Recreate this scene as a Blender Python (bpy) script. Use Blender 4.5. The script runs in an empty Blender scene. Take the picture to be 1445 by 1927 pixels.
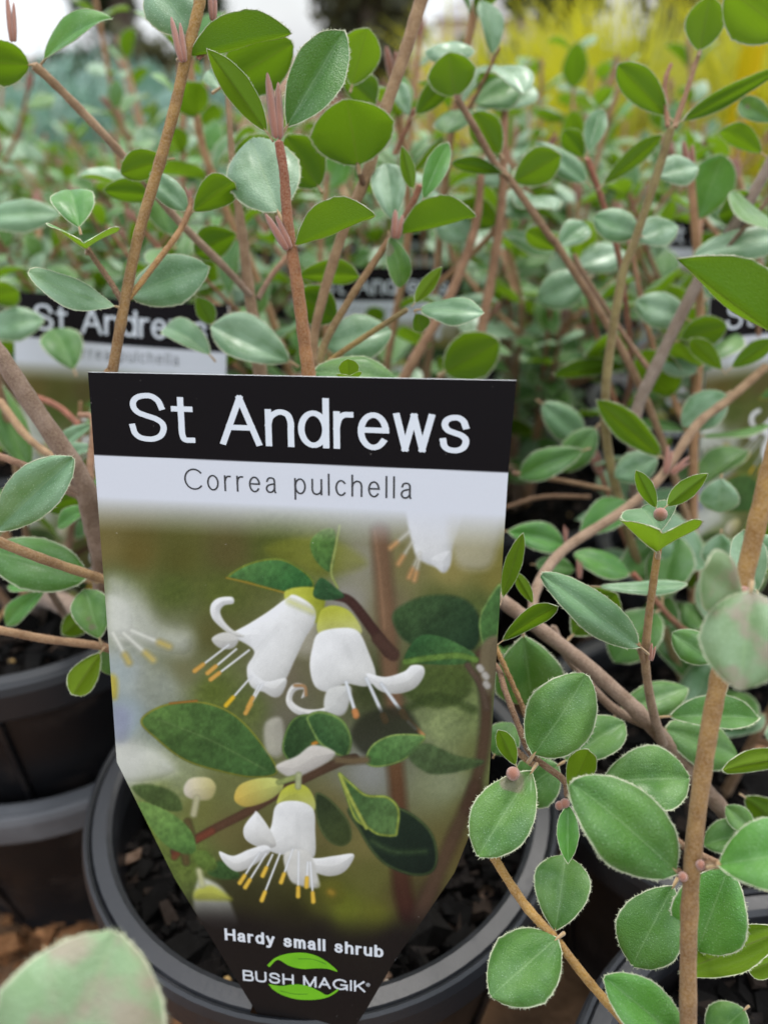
import bpy, math, random
import numpy as np
from mathutils import Vector, Matrix

random.seed(7)
RNG = np.random.default_rng(7)
scene = bpy.context.scene
COL = scene.collection

# ------------------------------------------------------------------ camera
FPX, CX, CY = 1484.0, 722.5, 963.5          # focal length and centre in photo pixels
PITCH = math.radians(30.0)
CAMZ = 0.32
cam_data = bpy.data.cameras.new("camera")
cam = bpy.data.objects.new("camera", cam_data)
COL.objects.link(cam)
cam.location = (0, 0, CAMZ)
cam.rotation_euler = (math.radians(90) - PITCH, 0, 0)
cam_data.sensor_fit = 'VERTICAL'
cam_data.sensor_height = 36.0
cam_data.lens = 36.0 * FPX / 1927.0
cam_data.clip_start = 0.005
cam_data.clip_end = 500
cam_data.dof.use_dof = True
cam_data.dof.focus_distance = 0.156
cam_data.dof.aperture_fstop = 10.5
scene.camera = cam

# ------------------------------------------------------------------ world, sun, exposure
world = bpy.data.worlds.new("World")
scene.world = world
world.use_nodes = True
wn, wl = world.node_tree.nodes, world.node_tree.links
wn.clear()
sky = wn.new('ShaderNodeTexSky'); sky.sky_type = 'NISHITA'; sky.sun_disc = False
SUN_EL, SUN_AZ = math.radians(62), math.radians(25)
sky.sun_elevation = SUN_EL; sky.sun_rotation = SUN_AZ
sky.air_density = 1.0; sky.dust_density = 3.0; sky.ozone_density = 1.0
tc = wn.new('ShaderNodeTexCoord')
cl = wn.new('ShaderNodeTexNoise'); cl.inputs['Scale'].default_value = 2.6; cl.inputs['Detail'].default_value = 6
ramp = wn.new('ShaderNodeValToRGB')
ramp.color_ramp.elements[0].position = 0.36; ramp.color_ramp.elements[0].color = (0.25,)*3 + (1,)
ramp.color_ramp.elements[1].position = 0.62; ramp.color_ramp.elements[1].color = (1, 1, 1, 1)
mixw = wn.new('ShaderNodeMix'); mixw.data_type = 'RGBA'
mixw.inputs['B'].default_value = (10.5, 11.0, 11.6, 1)       # thin bright cloud deck
bg = wn.new('ShaderNodeBackground'); bg.inputs['Strength'].default_value = 0.10
wo = wn.new('ShaderNodeOutputWorld')
wl.new(tc.outputs['Generated'], cl.inputs['Vector'])
wl.new(cl.outputs['Fac'], ramp.inputs['Fac'])
wl.new(ramp.outputs['Color'], mixw.inputs['Factor'])
wl.new(sky.outputs['Color'], mixw.inputs['A'])
sep = wn.new('ShaderNodeSeparateXYZ'); wl.new(tc.outputs['Generated'], sep.inputs[0])
grad = wn.new('ShaderNodeMapRange'); grad.inputs[1].default_value = 0.0; grad.inputs[2].default_value = 1.0
grad.inputs[3].default_value = 0.55; grad.inputs[4].default_value = 1.65
wl.new(sep.outputs['Z'], grad.inputs[0])
mulw = wn.new('ShaderNodeMix'); mulw.data_type = 'RGBA'; mulw.blend_type = 'MULTIPLY'; mulw.inputs['Factor'].default_value = 1.0
wl.new(mixw.outputs['Result'], mulw.inputs['A']); wl.new(grad.outputs[0], mulw.inputs['B'])
wl.new(mulw.outputs['Result'], bg.inputs['Color'])
wl.new(bg.outputs['Background'], wo.inputs['Surface'])

sun_d = bpy.data.lights.new("sun", 'SUN'); sun_d.energy = 1.5; sun_d.angle = math.radians(22)
sun_d.color = (1.0, 0.96, 0.90)
sun = bpy.data.objects.new("sun", sun_d); COL.objects.link(sun)
sd = Vector((math.sin(SUN_AZ) * math.cos(SUN_EL), math.cos(SUN_AZ) * math.cos(SUN_EL), math.sin(SUN_EL)))
sun.rotation_euler = sd.to_track_quat('Z', 'Y').to_euler()
sun.location = sd * 20

vs = scene.view_settings
vs.view_transform = 'Standard'; vs.look = 'None'; vs.exposure = 0.95; vs.gamma = 1.0
vs.use_curve_mapping = False
scene.render.engine = 'CYCLES'
scene.cycles.use_denoising = True
try:
    scene.cycles.denoiser = 'OPENIMAGEDENOISE'
except Exception:
    pass
scene.cycles.max_bounces = 5
scene.cycles.diffuse_bounces = 3
scene.cycles.glossy_bounces = 2
scene.cycles.transmission_bounces = 3
scene.cycles.transparent_max_bounces = 6
scene.cycles.caustics_reflective = False
scene.cycles.caustics_refractive = False

# ------------------------------------------------------------------ projection helpers
cF = np.array([0, math.cos(PITCH), -math.sin(PITCH)])
cD = np.array([0, -math.sin(PITCH), -math.cos(PITCH)])
cR = np.array([1.0, 0, 0])
cC = np.array([0, 0, CAMZ])

def P(px, py, d):
    """world point at photo position (px, py) and distance d along the lens axis"""
    return cC + d * (cF + (px - CX) / FPX * cR + (py - CY) / FPX * cD)

def proj(w):
    r = np.asarray(w) - cC
    d = r @ cF
    return CX + FPX * (r @ cR) / d, CY + FPX * (r @ cD) / d, d

# ------------------------------------------------------------------ object helpers
def setp(o, label=None, cat=None, group=None, kind=None):
    if label: o["label"] = label
    if cat: o["category"] = cat
    if group: o["group"] = group
    if kind: o["kind"] = kind
    return o

def empty(name, loc, rz=0.0):
    o = bpy.data.objects.new(name, None)
    o.empty_display_size = 0.02
    COL.objects.link(o)
    o.matrix_world = Matrix.Translation(Vector(loc)) @ Matrix.Rotation(rz, 4, 'Z')
    return o

def link(name, me, parent=None, mat=None):
    o = bpy.data.objects.new(name, me)
    COL.objects.link(o)
    if mat is not None and not me.materials:
        me.materials.append(mat)
    if parent is not None:
        o.parent = parent
    return o

def mesh_np(name, V, faces, smooth=True, mats=None, fm=None, attr=None):
    """V (n,3); faces: list of (m,k) int arrays"""
    me = bpy.data.meshes.new(name)
    V = np.asarray(V, dtype=np.float32)
    me.vertices.add(len(V)); me.vertices.foreach_set('co', V.ravel())
    loops = np.concatenate([np.asarray(f).ravel() for f in faces]).astype(np.int32)
    sizes = np.concatenate([np.full(len(f), np.asarray(f).shape[1]) for f in faces]).astype(np.int32)
    starts = np.concatenate([[0], np.cumsum(sizes)[:-1]]).astype(np.int32)
    me.loops.add(len(loops)); me.loops.foreach_set('vertex_index', loops)
    me.polygons.add(len(sizes)); me.polygons.foreach_set('loop_start', starts)
    me.polygons.foreach_set('loop_total', sizes)
    if smooth is True:
        me.polygons.foreach_set('use_smooth', np.ones(len(sizes), dtype=bool))
    elif smooth is not False:
        me.polygons.foreach_set('use_smooth', np.asarray(smooth, dtype=bool))
    if mats:
        for m in mats: me.materials.append(m)
    if fm is not None:
        me.polygons.foreach_set('material_index', np.asarray(fm, dtype=np.int32))
    if attr is not None:
        for nm, arr in attr.items():
            a = me.color_attributes.new(nm, 'FLOAT_COLOR', 'POINT')
            arr = np.asarray(arr, dtype=np.float32)
            if arr.shape[1] == 3:
                arr = np.hstack([arr, np.ones((len(arr), 1), np.float32)])
            a.data.foreach_set('color', arr.ravel())
    me.update(calc_edges=True)
    return me

class MB:
    """collects vertices and faces of one mesh"""
    def __init__(s): s.V = []; s.F = []; s.M = []; s.A = []; s.n = 0; s.S = []
    def add(s, V, F, m=0, a=None, smooth=True):
        V = np.asarray(V, float); F = np.asarray(F)
        s.V.append(V); s.F.append(F + s.n); s.M.append(np.full(len(F), m)); s.S.append(np.full(len(F), smooth))
        s.A.append(np.zeros((len(V), 4)) if a is None else np.asarray(a, float))
        s.n += len(V)
    def build(s, name, mats, attr='col'):
        return mesh_np(name, np.vstack(s.V), s.F, smooth=np.concatenate(s.S), mats=mats,
                       fm=np.concatenate(s.M), attr={attr: np.vstack(s.A)})

def catmull(pts, n):
    """smooth open curve through pts (k,dim), n samples per span"""
    p = np.asarray(pts, float)
    if len(p) < 3:
        t = np.linspace(0, 1, n + 1)[:, None]
        return p[0] * (1 - t) + p[-1] * t
    q = np.vstack([2 * p[0] - p[1], p, 2 * p[-1] - p[-2]])
    out = []
    for i in range(1, len(q) - 2):
        t = np.linspace(0, 1, n, endpoint=False)[:, None]
        a, b, c, d = q[i - 1], q[i], q[i + 1], q[i + 2]
        out.append(0.5 * (2 * b + (c - a) * t + (2 * a - 5 * b + 4 * c - d) * t**2 + (3 * b - a - 3 * c + d) * t**3))
    out.append(p[-1:])
    return np.vstack(out)

def tube(pts, rad, sides=8, cap=True):
    """tube along pts with radius list -> V, F(quads), along"""
    p = np.asarray(pts, float); n = len(p)
    r = np.asarray(rad, float)
    t = np.gradient(p, axis=0); t /= np.linalg.norm(t, axis=1)[:, None] + 1e-12
    ref = np.array([0.3, 0.9, 0.2]); ref /= np.linalg.norm(ref)
    V = []
    u = np.cross(t[0], ref)
    if np.linalg.norm(u) < 1e-3: u = np.cross(t[0], [1, 0, 0])
    for i in range(n):
        u = u - t[i] * (u @ t[i]); u /= np.linalg.norm(u) + 1e-12
        w = np.cross(t[i], u)
        a = np.linspace(0, 2 * np.pi, sides, endpoint=False)[:, None]
        V.append(p[i] + r[i] * (np.cos(a) * u + np.sin(a) * w))
    V = np.vstack(V)
    i = np.arange(n - 1)[:, None] * sides; j = np.arange(sides)[None]
    k = (j + 1) % sides
    F = np.stack([i + j, i + k, i + sides + k, i + sides + j], -1).reshape(-1, 4)
    if cap:
        V = np.vstack([V, p[0] - t[0] * r[0] * .5, p[-1] + t[-1] * r[-1] * .8])
        a0, a1 = len(V) - 2, len(V) - 1
        jj = np.arange(sides); kk = (jj + 1) % sides
        c0 = np.stack([kk, jj, np.full(sides, a0), np.full(sides, a0)], -1)
        b = (n - 1) * sides
        c1 = np.stack([b + jj, b + kk, np.full(sides, a1), np.full(sides, a1)], -1)
        F3 = np.vstack([c0, c1])[:, :3]
    else:
        F3 = np.zeros((0, 3), int)
    return V, F, F3

# ------------------------------------------------------------------ node material helpers
def nmat(name):
    m = bpy.data.materials.new(name); m.use_nodes = True
    nt = m.node_tree; nt.nodes.clear()
    out = nt.nodes.new('ShaderNodeOutputMaterial')
    return m, nt, out

def N(nt, typ, **kw):
    n = nt.nodes.new(typ)
    for k, v in kw.items():
        if k.startswith('i_'):
            n.inputs[k[2:].replace('_', ' ')].default_value = v
        else:
            setattr(n, k, v)
    return n

def mixc(nt, fac, a, b, blend='MIX'):
    n = nt.nodes.new('ShaderNodeMix'); n.data_type = 'RGBA'; n.blend_type = blend; n.clamp_factor = True
    for s, v in (('Factor', fac), ('A', a), ('B', b)):
        if hasattr(v, 'is_linked') or hasattr(v, 'links'):
            nt.links.new(v, n.inputs[s])
        else:
            n.inputs[s].default_value = v if s == 'Factor' else (*v, 1)[:4]
    return n.outputs['Result']

def mth(nt, op, a, b=0.0, c=None, clamp=False):
    n = nt.nodes.new('ShaderNodeMath'); n.operation = op; n.use_clamp = clamp
    for i, v in enumerate([a, b] + ([c] if c is not None else [])):
        if hasattr(v, 'links'): nt.links.new(v, n.inputs[i])
        else: n.inputs[i].default_value = v
    return n.outputs[0]

def mapr(nt, v, a, b, c=0.0, d=1.0):
    n = nt.nodes.new('ShaderNodeMapRange'); n.interpolation_type = 'SMOOTHSTEP'
    nt.links.new(v, n.inputs[0])
    for i, x in zip((1, 2, 3, 4), (a, b, c, d)): n.inputs[i].default_value = x
    return n.outputs[0]

def noise(nt, vec, scale, detail=3, rough=0.55):
    n = nt.nodes.new('ShaderNodeTexNoise'); n.inputs['Scale'].default_value = scale
    n.inputs['Detail'].default_value = detail; n.inputs['Roughness'].default_value = rough
    nt.links.new(vec, n.inputs['Vector'])
    return n.outputs['Fac']

def simple_mat(name, c1, c2, scale=20, rough=0.7, bump=0.2, bscale=None, spec=0.4, sheen=0.0, coords='Object', detail=4, metallic=0.0, dist=0.001):
    m, nt, out = nmat(name)
    tcn = N(nt, 'ShaderNodeTexCoord')
    v = tcn.outputs[coords]
    f = mapr(nt, noise(nt, v, scale, detail), 0.3, 0.7)
    b = N(nt, 'ShaderNodeBsdfPrincipled')
    nt.links.new(mixc(nt, f, c1, c2), b.inputs['Base Color'])
    b.inputs['Roughness'].default_value = rough
    b.inputs['Specular IOR Level'].default_value = spec
    b.inputs['Sheen Weight'].default_value = sheen
    b.inputs['Metallic'].default_value = metallic
    if bump:
        bn = N(nt, 'ShaderNodeBump'); bn.inputs['Strength'].default_value = bump; bn.inputs['Distance'].default_value = dist
        nt.links.new(noise(nt, v, bscale or scale * 6, 4), bn.inputs['Height'])
        nt.links.new(bn.outputs[0], b.inputs['Normal'])
    nt.links.new(b.outputs[0], out.inputs['Surface'])
    return m

def leaf_material(name, top1, top2, und1, und2, fuzz=0.20, edge=(0.50, 0.52, 0.38), transl=0.38, gloss=.34, spots=True, worn=False):
    """two-sided leaf: felted upper face, brighter underside, light passing through.
    attribute lf: r=|across| 0..1, g=along 0..1, b=margin"""
    m, nt, out = nmat(name)
    L = nt.links
    oi = N(nt, 'ShaderNodeObjectInfo'); rnd = oi.outputs['Random']
    tcn = N(nt, 'ShaderNodeTexCoord'); v = tcn.outputs['Object']
    at = N(nt, 'ShaderNodeVertexColor', layer_name='lf')
    sp = N(nt, 'ShaderNodeSeparateColor'); L.new(at.outputs['Color'], sp.inputs[0])
    ac, al = sp.outputs[0], sp.outputs[1]
    # shift the noise for each leaf
    off = N(nt, 'ShaderNodeVectorMath', operation='ADD')
    cmb = N(nt, 'ShaderNodeCombineXYZ')
    L.new(mth(nt, 'MULTIPLY', rnd, 37.0), cmb.inputs[0]); L.new(mth(nt, 'MULTIPLY', rnd, 11.0), cmb.inputs[2])
    L.new(v, off.inputs[0]); L.new(cmb.outputs[0], off.inputs[1]); vo = off.outputs[0]
    top = mixc(nt, rnd, top1, top2)
    top = mixc(nt, mapr(nt, noise(nt, vo, 2.2, 2), 0.35, 0.7), top, (top1[0] * .7, top1[1] * .80, top1[2] * .65))
    # pale felt flecks and midrib, paler towards margin
    vor = N(nt, 'ShaderNodeTexVoronoi'); vor.inputs['Scale'].default_value = 34
    L.new(vo, vor.inputs['Vector'])
    fleck = mapr(nt, vor.outputs['Distance'], 0.26, 0.12)
    patch = mapr(nt, noise(nt, vo, 3.0, 2), 0.30, 0.75)
    felt = mth(nt, 'MULTIPLY', mth(nt, 'MULTIPLY', fleck, fuzz * 1.25), mth(nt, 'ADD', patch, 0.45))
    top = mixc(nt, felt, top, (0.44, 0.58, 0.38))
    top = mixc(nt, mth(nt, 'MULTIPLY', patch, fuzz * 0.28), top, (0.30, 0.50, 0.30))
    rib = mapr(nt, ac, 0.045, 0.012)
    top = mixc(nt, mth(nt, 'MULTIPLY', rib, 0.22), top, (0.26, 0.40, 0.16))
    marg = mapr(nt, ac, 0.94, 1.0)
    top = mixc(nt, mth(nt, 'MULTIPLY', marg, 0.45), top, edge)
    if spots:
        sn = noise(nt, vo, 1.3, 2)
        sp_on = mth(nt, 'GREATER_THAN', rnd, 0.55)
        spot = mth(nt, 'MULTIPLY', mapr(nt, sn, 0.66, 0.70), sp_on)
        top = mixc(nt, mth(nt, 'MULTIPLY', spot, 0.75), top, (0.16, 0.12, 0.085))
    if worn:
        wn_ = mapr(nt, noise(nt, vo, 2.6, 3), 0.46, 0.64)
        top = mixc(nt, mth(nt, 'MULTIPLY', wn_, 0.78), top, (0.24, 0.18, 0.14))
    und = mixc(nt, rnd, und1, und2)
    und = mixc(nt, mth(nt, 'MULTIPLY', mapr(nt, ac, 0.05, 0.015), 0.55), und, (0.09, 0.085, 0.025))
    und = mixc(nt, mth(nt, 'MULTIPLY', fleck, 0.10), und, (0.40, 0.42, 0.18))
    und = mixc(nt, mth(nt, 'MULTIPLY', marg, 0.3), und, edge)
    geo = N(nt, 'ShaderNodeNewGeometry')
    col = mixc(nt, geo.outputs['Backfacing'], top, und)
    b = N(nt, 'ShaderNodeBsdfPrincipled')
    L.new(col, b.inputs['Base Color'])
    b.inputs['Roughness'].default_value = 0.36
    front = mth(nt, 'SUBTRACT', 1.0, geo.outputs['Backfacing'])
    L.new(mth(nt, 'ADD', 0.10, mth(nt, 'MULTIPLY', front, 0.16 + .4 * gloss)), b.inputs['Specular IOR Level'])
    L.new(mth(nt, 'MULTIPLY', front, 0.07), b.inputs['Sheen Weight'])
    L.new(mth(nt, 'MULTIPLY', front, mth(nt, 'MULTIPLY', patch, gloss)), b.inputs['Coat Weight']); b.inputs['Coat Roughness'].default_value = 0.27; b.inputs['Coat IOR'].default_value = 1.6
    b.inputs['Sheen Roughness'].default_value = 0.5
    b.inputs['Sheen Tint'].default_value = (0.9, 0.95, 0.92, 1)
    bn = N(nt, 'ShaderNodeBump'); bn.inputs['Strength'].default_value = 0.30; bn.inputs['Distance'].default_value = 0.008
    L.new(mth(nt, 'ADD', mth(nt, 'MULTIPLY', fleck, 0.6), noise(nt, vo, 52, 3)), bn.inputs['Height'])
    L.new(bn.outputs[0], b.inputs['Normal'])
    tr = N(nt, 'ShaderNodeBsdfTranslucent')
    L.new(mixc(nt, 0.35, mixc(nt, rnd, und1, und2), (0.28, 0.50, 0.015)), tr.inputs['Color'])
    mx = N(nt, 'ShaderNodeMixShader')
    L.new(mth(nt, 'ADD', .16, mth(nt, 'MULTIPLY', geo.outputs['Backfacing'], transl - .16)), mx.inputs[0])
    L.new(b.outputs[0], mx.inputs[1]); L.new(tr.outputs[0], mx.inputs[2])
    L.new(mx.outputs[0], out.inputs['Surface'])
    return m

M = {}
M['leaf'] = leaf_material('grey_green_leaf', (0.046, 0.148, 0.010), (0.090, 0.200, 0.030), (0.044, 0.105, 0.004), (0.080, 0.150, 0.006))
M['leaf_felt'] = leaf_material('felted_skylit_leaf', (0.085, 0.195, 0.072), (0.215, 0.335, 0.205), (0.050, 0.115, 0.005), (0.085, 0.155, 0.008), gloss=.55, fuzz=0.40, spots=False)  # leaf felt, paled further to imitate sky reflection on upper faces
M['leaf_fresh'] = leaf_material('fresh_leaf', (0.050, 0.195, 0.012), (0.085, 0.235, 0.026), (0.075, 0.155, 0.006), (0.125, 0.205, 0.010), fuzz=0.22, spots=False)
M['leaf_worn'] = leaf_material('worn_leaf', (0.15, 0.235, 0.10), (0.18, 0.27, 0.14), (0.05, 0.12, 0.005), (0.085, 0.155, 0.008), fuzz=0.35, spots=False, worn=True)
M['edge'] = simple_mat('leaf_margin_felt', (0.36, 0.40, 0.25), (0.50, 0.50, 0.36), 40, 0.9, 0, spec=0.1, sheen=0.1)
M['petiole'] = simple_mat('petiole_felt', (0.26, 0.17, 0.085), (0.36, 0.25, 0.13), 30, 0.9, 0, spec=0.1, sheen=0.4)
M['bud'] = simple_mat('rusty_bud_felt', (0.20, 0.062, 0.036), (0.36, 0.17, 0.11), 900, 0.9, 0.5, 3000, spec=0.1, sheen=0.5)

def stem_material():
    m, nt, out = nmat('felted_stem'); L = nt.links
    at = N(nt, 'ShaderNodeVertexColor', layer_name='col')
    tcn = N(nt, 'ShaderNodeTexCoord'); v = tcn.outputs['Object']
    n1 = mapr(nt, noise(nt, v, 260, 4), 0.3, 0.7)
    n2 = mapr(nt, noise(nt, v, 2600, 3), 0.35, 0.65)
    c = mixc(nt, mth(nt, 'MULTIPLY', n1, 0.75), at.outputs['Color'], (0.5, 0.40, 0.32), 'MULTIPLY')
    c = mixc(nt, mth(nt, 'MULTIPLY', n2, 0.22), c, (0.46, 0.36, 0.24))
    b = N(nt, 'ShaderNodeBsdfPrincipled'); L.new(c, b.inputs['Base Color'])
    b.inputs['Roughness'].default_value = 0.85; b.inputs['Specular IOR Level'].default_value = 0.2
    b.inputs['Sheen Weight'].default_value = 0.12
    bn = N(nt, 'ShaderNodeBump'); bn.inputs['Strength'].default_value = 0.9; bn.inputs['Distance'].default_value = 0.0003
    L.new(noise(nt, v, 2200, 3), bn.inputs['Height']); L.new(bn.outputs[0], b.inputs['Normal'])
    L.new(b.outputs[0], out.inputs['Surface'])
    return m
M['stem'] = stem_material()
SC = {'tan': (0.27, 0.165, 0.082), 'gold': (0.31, 0.175, 0.040), 'mauve': (0.205, 0.140, 0.105), 'red': (0.25, 0.075, 0.042),
      'warm': (0.40, 0.215, 0.105), 'pink': (0.31, 0.155, 0.088), 'olive': (0.19, 0.15, 0.048), 'brown': (0.165, 0.088, 0.048), 'grey': (0.17, 0.13, 0.105)}

def pot_material(name='black_pot_plastic', ca=(0.007, 0.007, 0.008), cb=(0.045, 0.032, 0.025), rg=0.36, sp_=.30):
    m, nt, out = nmat(name); L = nt.links
    tcn = N(nt, 'ShaderNodeTexCoord'); v = tcn.outputs['Object']
    dust = mapr(nt, noise(nt, v, 38, 5, 0.65), 0.48, 0.75)
    c = mixc(nt, mth(nt, 'MULTIPLY', dust, 0.55), ca, cb)
    b = N(nt, 'ShaderNodeBsdfPrincipled'); L.new(c, b.inputs['Base Color'])
    L.new(mth(nt, 'ADD', rg, mth(nt, 'MULTIPLY', dust, 0.3)), b.inputs['Roughness'])
    b.inputs['Specular IOR Level'].default_value = sp_
    bn = N(nt, 'ShaderNodeBump'); bn.inputs['Strength'].default_value = 0.12; bn.inputs['Distance'].default_value = 0.0006
    L.new(noise(nt, v, 700, 3), bn.inputs['Height']); L.new(bn.outputs[0], b.inputs['Normal'])
    L.new(b.outputs[0], out.inputs['Surface'])
    return m
M['pot'] = pot_material()
M['rim'] = pot_material('sky_tinted_rim_plastic', (0.010, 0.011, 0.0135), (0.032, 0.032, 0.036), 0.46, .5)  # black plastic, blue-grey sky reflection partly painted into the colour
M['rim_grey'] = pot_material('grey_scuffed_plastic', (0.085, 0.088, 0.094), (0.15, 0.15, 0.155), 0.5, .5)

def attr_mat(name, rough=0.85, spec=0.25, bump=0.4, bs=900, dist=0.0006):
    m, nt, out = nmat(name); L = nt.links
    at = N(nt, 'ShaderNodeVertexColor', layer_name='col')
    tcn = N(nt, 'ShaderNodeTexCoord'); v = tcn.outputs['Object']
    c = mixc(nt, mapr(nt, noise(nt, v, bs * .4, 3), .3, .7), at.outputs['Color'], (0.55, 0.5, 0.46), 'MULTIPLY')
    b = N(nt, 'ShaderNodeBsdfPrincipled'); L.new(c, b.inputs['Base Color'])
    b.inputs['Roughness'].default_value = rough; b.inputs['Specular IOR Level'].default_value = spec
    bn = N(nt, 'ShaderNodeBump'); bn.inputs['Strength'].default_value = bump; bn.inputs['Distance'].default_value = dist
    L.new(noise(nt, v, bs, 4), bn.inputs['Height']); L.new(bn.outputs[0], b.inputs['Normal'])
    L.new(b.outputs[0], out.inputs['Surface'])
    return m
M['bark'] = attr_mat('bark_pieces', spec=.12)
M['trunk'] = simple_mat('tree_bark', (0.05, 0.038, 0.026), (0.11, 0.085, 0.06), 6, 0.9, 0.5, 30, dist=0.02)
M['card'] = simple_mat('white_card', (0.62, 0.63, 0.65), (0.58, 0.59, 0.61), 300, 0.5, 0)
M['ink_white'] = simple_mat('white_print', (0.53, 0.56, 0.60), (0.55, 0.58, 0.61), 300, 0.45, 0)
M['ink_black'] = simple_mat('dark_print', (0.02, 0.02, 0.022), (0.03, 0.03, 0.032), 300, 0.45, 0)
M['ink_green'] = simple_mat('green_print', (0.105, 0.34, 0.007), (0.13, 0.385, 0.009), 200, 0.45, 0)
M['ink_dkgreen'] = simple_mat('dark_green_print', (0.02, 0.10, 0.01), (0.03, 0.12, 0.012), 200, 0.45, 0)

# ------------------------------------------------------------------ ground
m_ground = simple_mat('mulch_ground', (0.10, 0.055, 0.028), (0.22, 0.12, 0.06), 30, 0.95, 0.8, 120, dist=0.004)
def build_ground():
    n = 60
    ys = np.concatenate([np.linspace(-0.6, 3, 30), np.linspace(3.3, 220, 31)])
    xs = np.concatenate([-np.geomspace(160, 0.1, 24), np.geomspace(0.1, 160, 24)])
    X, Y = np.meshgrid(xs, ys)
    V = np.stack([X.ravel(), Y.ravel(), np.zeros(X.size)], 1)
    r, c = X.shape
    i = np.arange(r - 1)[:, None] * c + np.arange(c - 1)[None]
    F = np.stack([i, i + 1, i + c + 1, i + c], -1).reshape(-1, 4)
    o = link('ground', mesh_np('ground', V, [F], False, [m_ground]))
    setp(o, kind='structure', label='orange brown bark mulch ground under the pots')
build_ground()

def chips(n, region, zf, cols, size, flat=0.45, seed=1):
    """n irregular chunks as one MB"""
    rng = np.random.default_rng(seed)
    base = np.array([[-1, -1, -1], [1, -1, -1], [1, 1, -1], [-1, 1, -1], [-1, -1, 1], [1, -1, 1], [1, 1, 1], [-1, 1, 1]], float) * .5
    Fb = np.array([[0, 3, 2, 1], [4, 5, 6, 7], [0, 1, 5, 4], [1, 2, 6, 5], [2, 3, 7, 6], [3, 0, 4, 7]])
    mb = MB()
    for i in range(n):
        x, y = region(rng)
        s = size * rng.lognormal(0, 0.45)
        v = base * (1 + rng.uniform(-.35, .35, (8, 3)))
        v = v * np.array([s * rng.uniform(.8, 1.9), s * rng.uniform(.6, 1.1), s * flat * rng.uniform(.6, 1.4)])
        a = rng.uniform(0, 6.28); t = rng.normal(0, .35); u = rng.normal(0, .35)
        R = np.array(Matrix.Rotation(a, 3, 'Z') @ Matrix.Rotation(t, 3, 'X') @ Matrix.Rotation(u, 3, 'Y'))
        v = v @ R.T + np.array([x, y, zf(rng)])
        c = np.array(cols[rng.choice(len(cols), p=COLP[len(cols)])]) * rng.uniform(.6, 1.4)
        mb.add(v, Fb, 0, np.tile([*c, 1], (8, 1)), smooth=False)
    return mb
COLP = {4: [.58, .27, .13, .02], 5: [.35, .3, .2, .1, .05]}
mulch = chips(3400, lambda r: (r.uniform(-.34, -.04), r.uniform(-.02, .40)), lambda r: r.uniform(.0, .008),
              [(.24, .115, .05), (.33, .16, .07), (.17, .085, .04), (.40, .25, .14), (.03, .027, .025)], 0.0048, seed=3)
o = link('bark_mulch', mulch.build('bark_mulch', [M['bark']]))
setp(o, 'loose orange brown bark chips on the ground beside the pots', 'mulch', kind='stuff')

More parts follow.
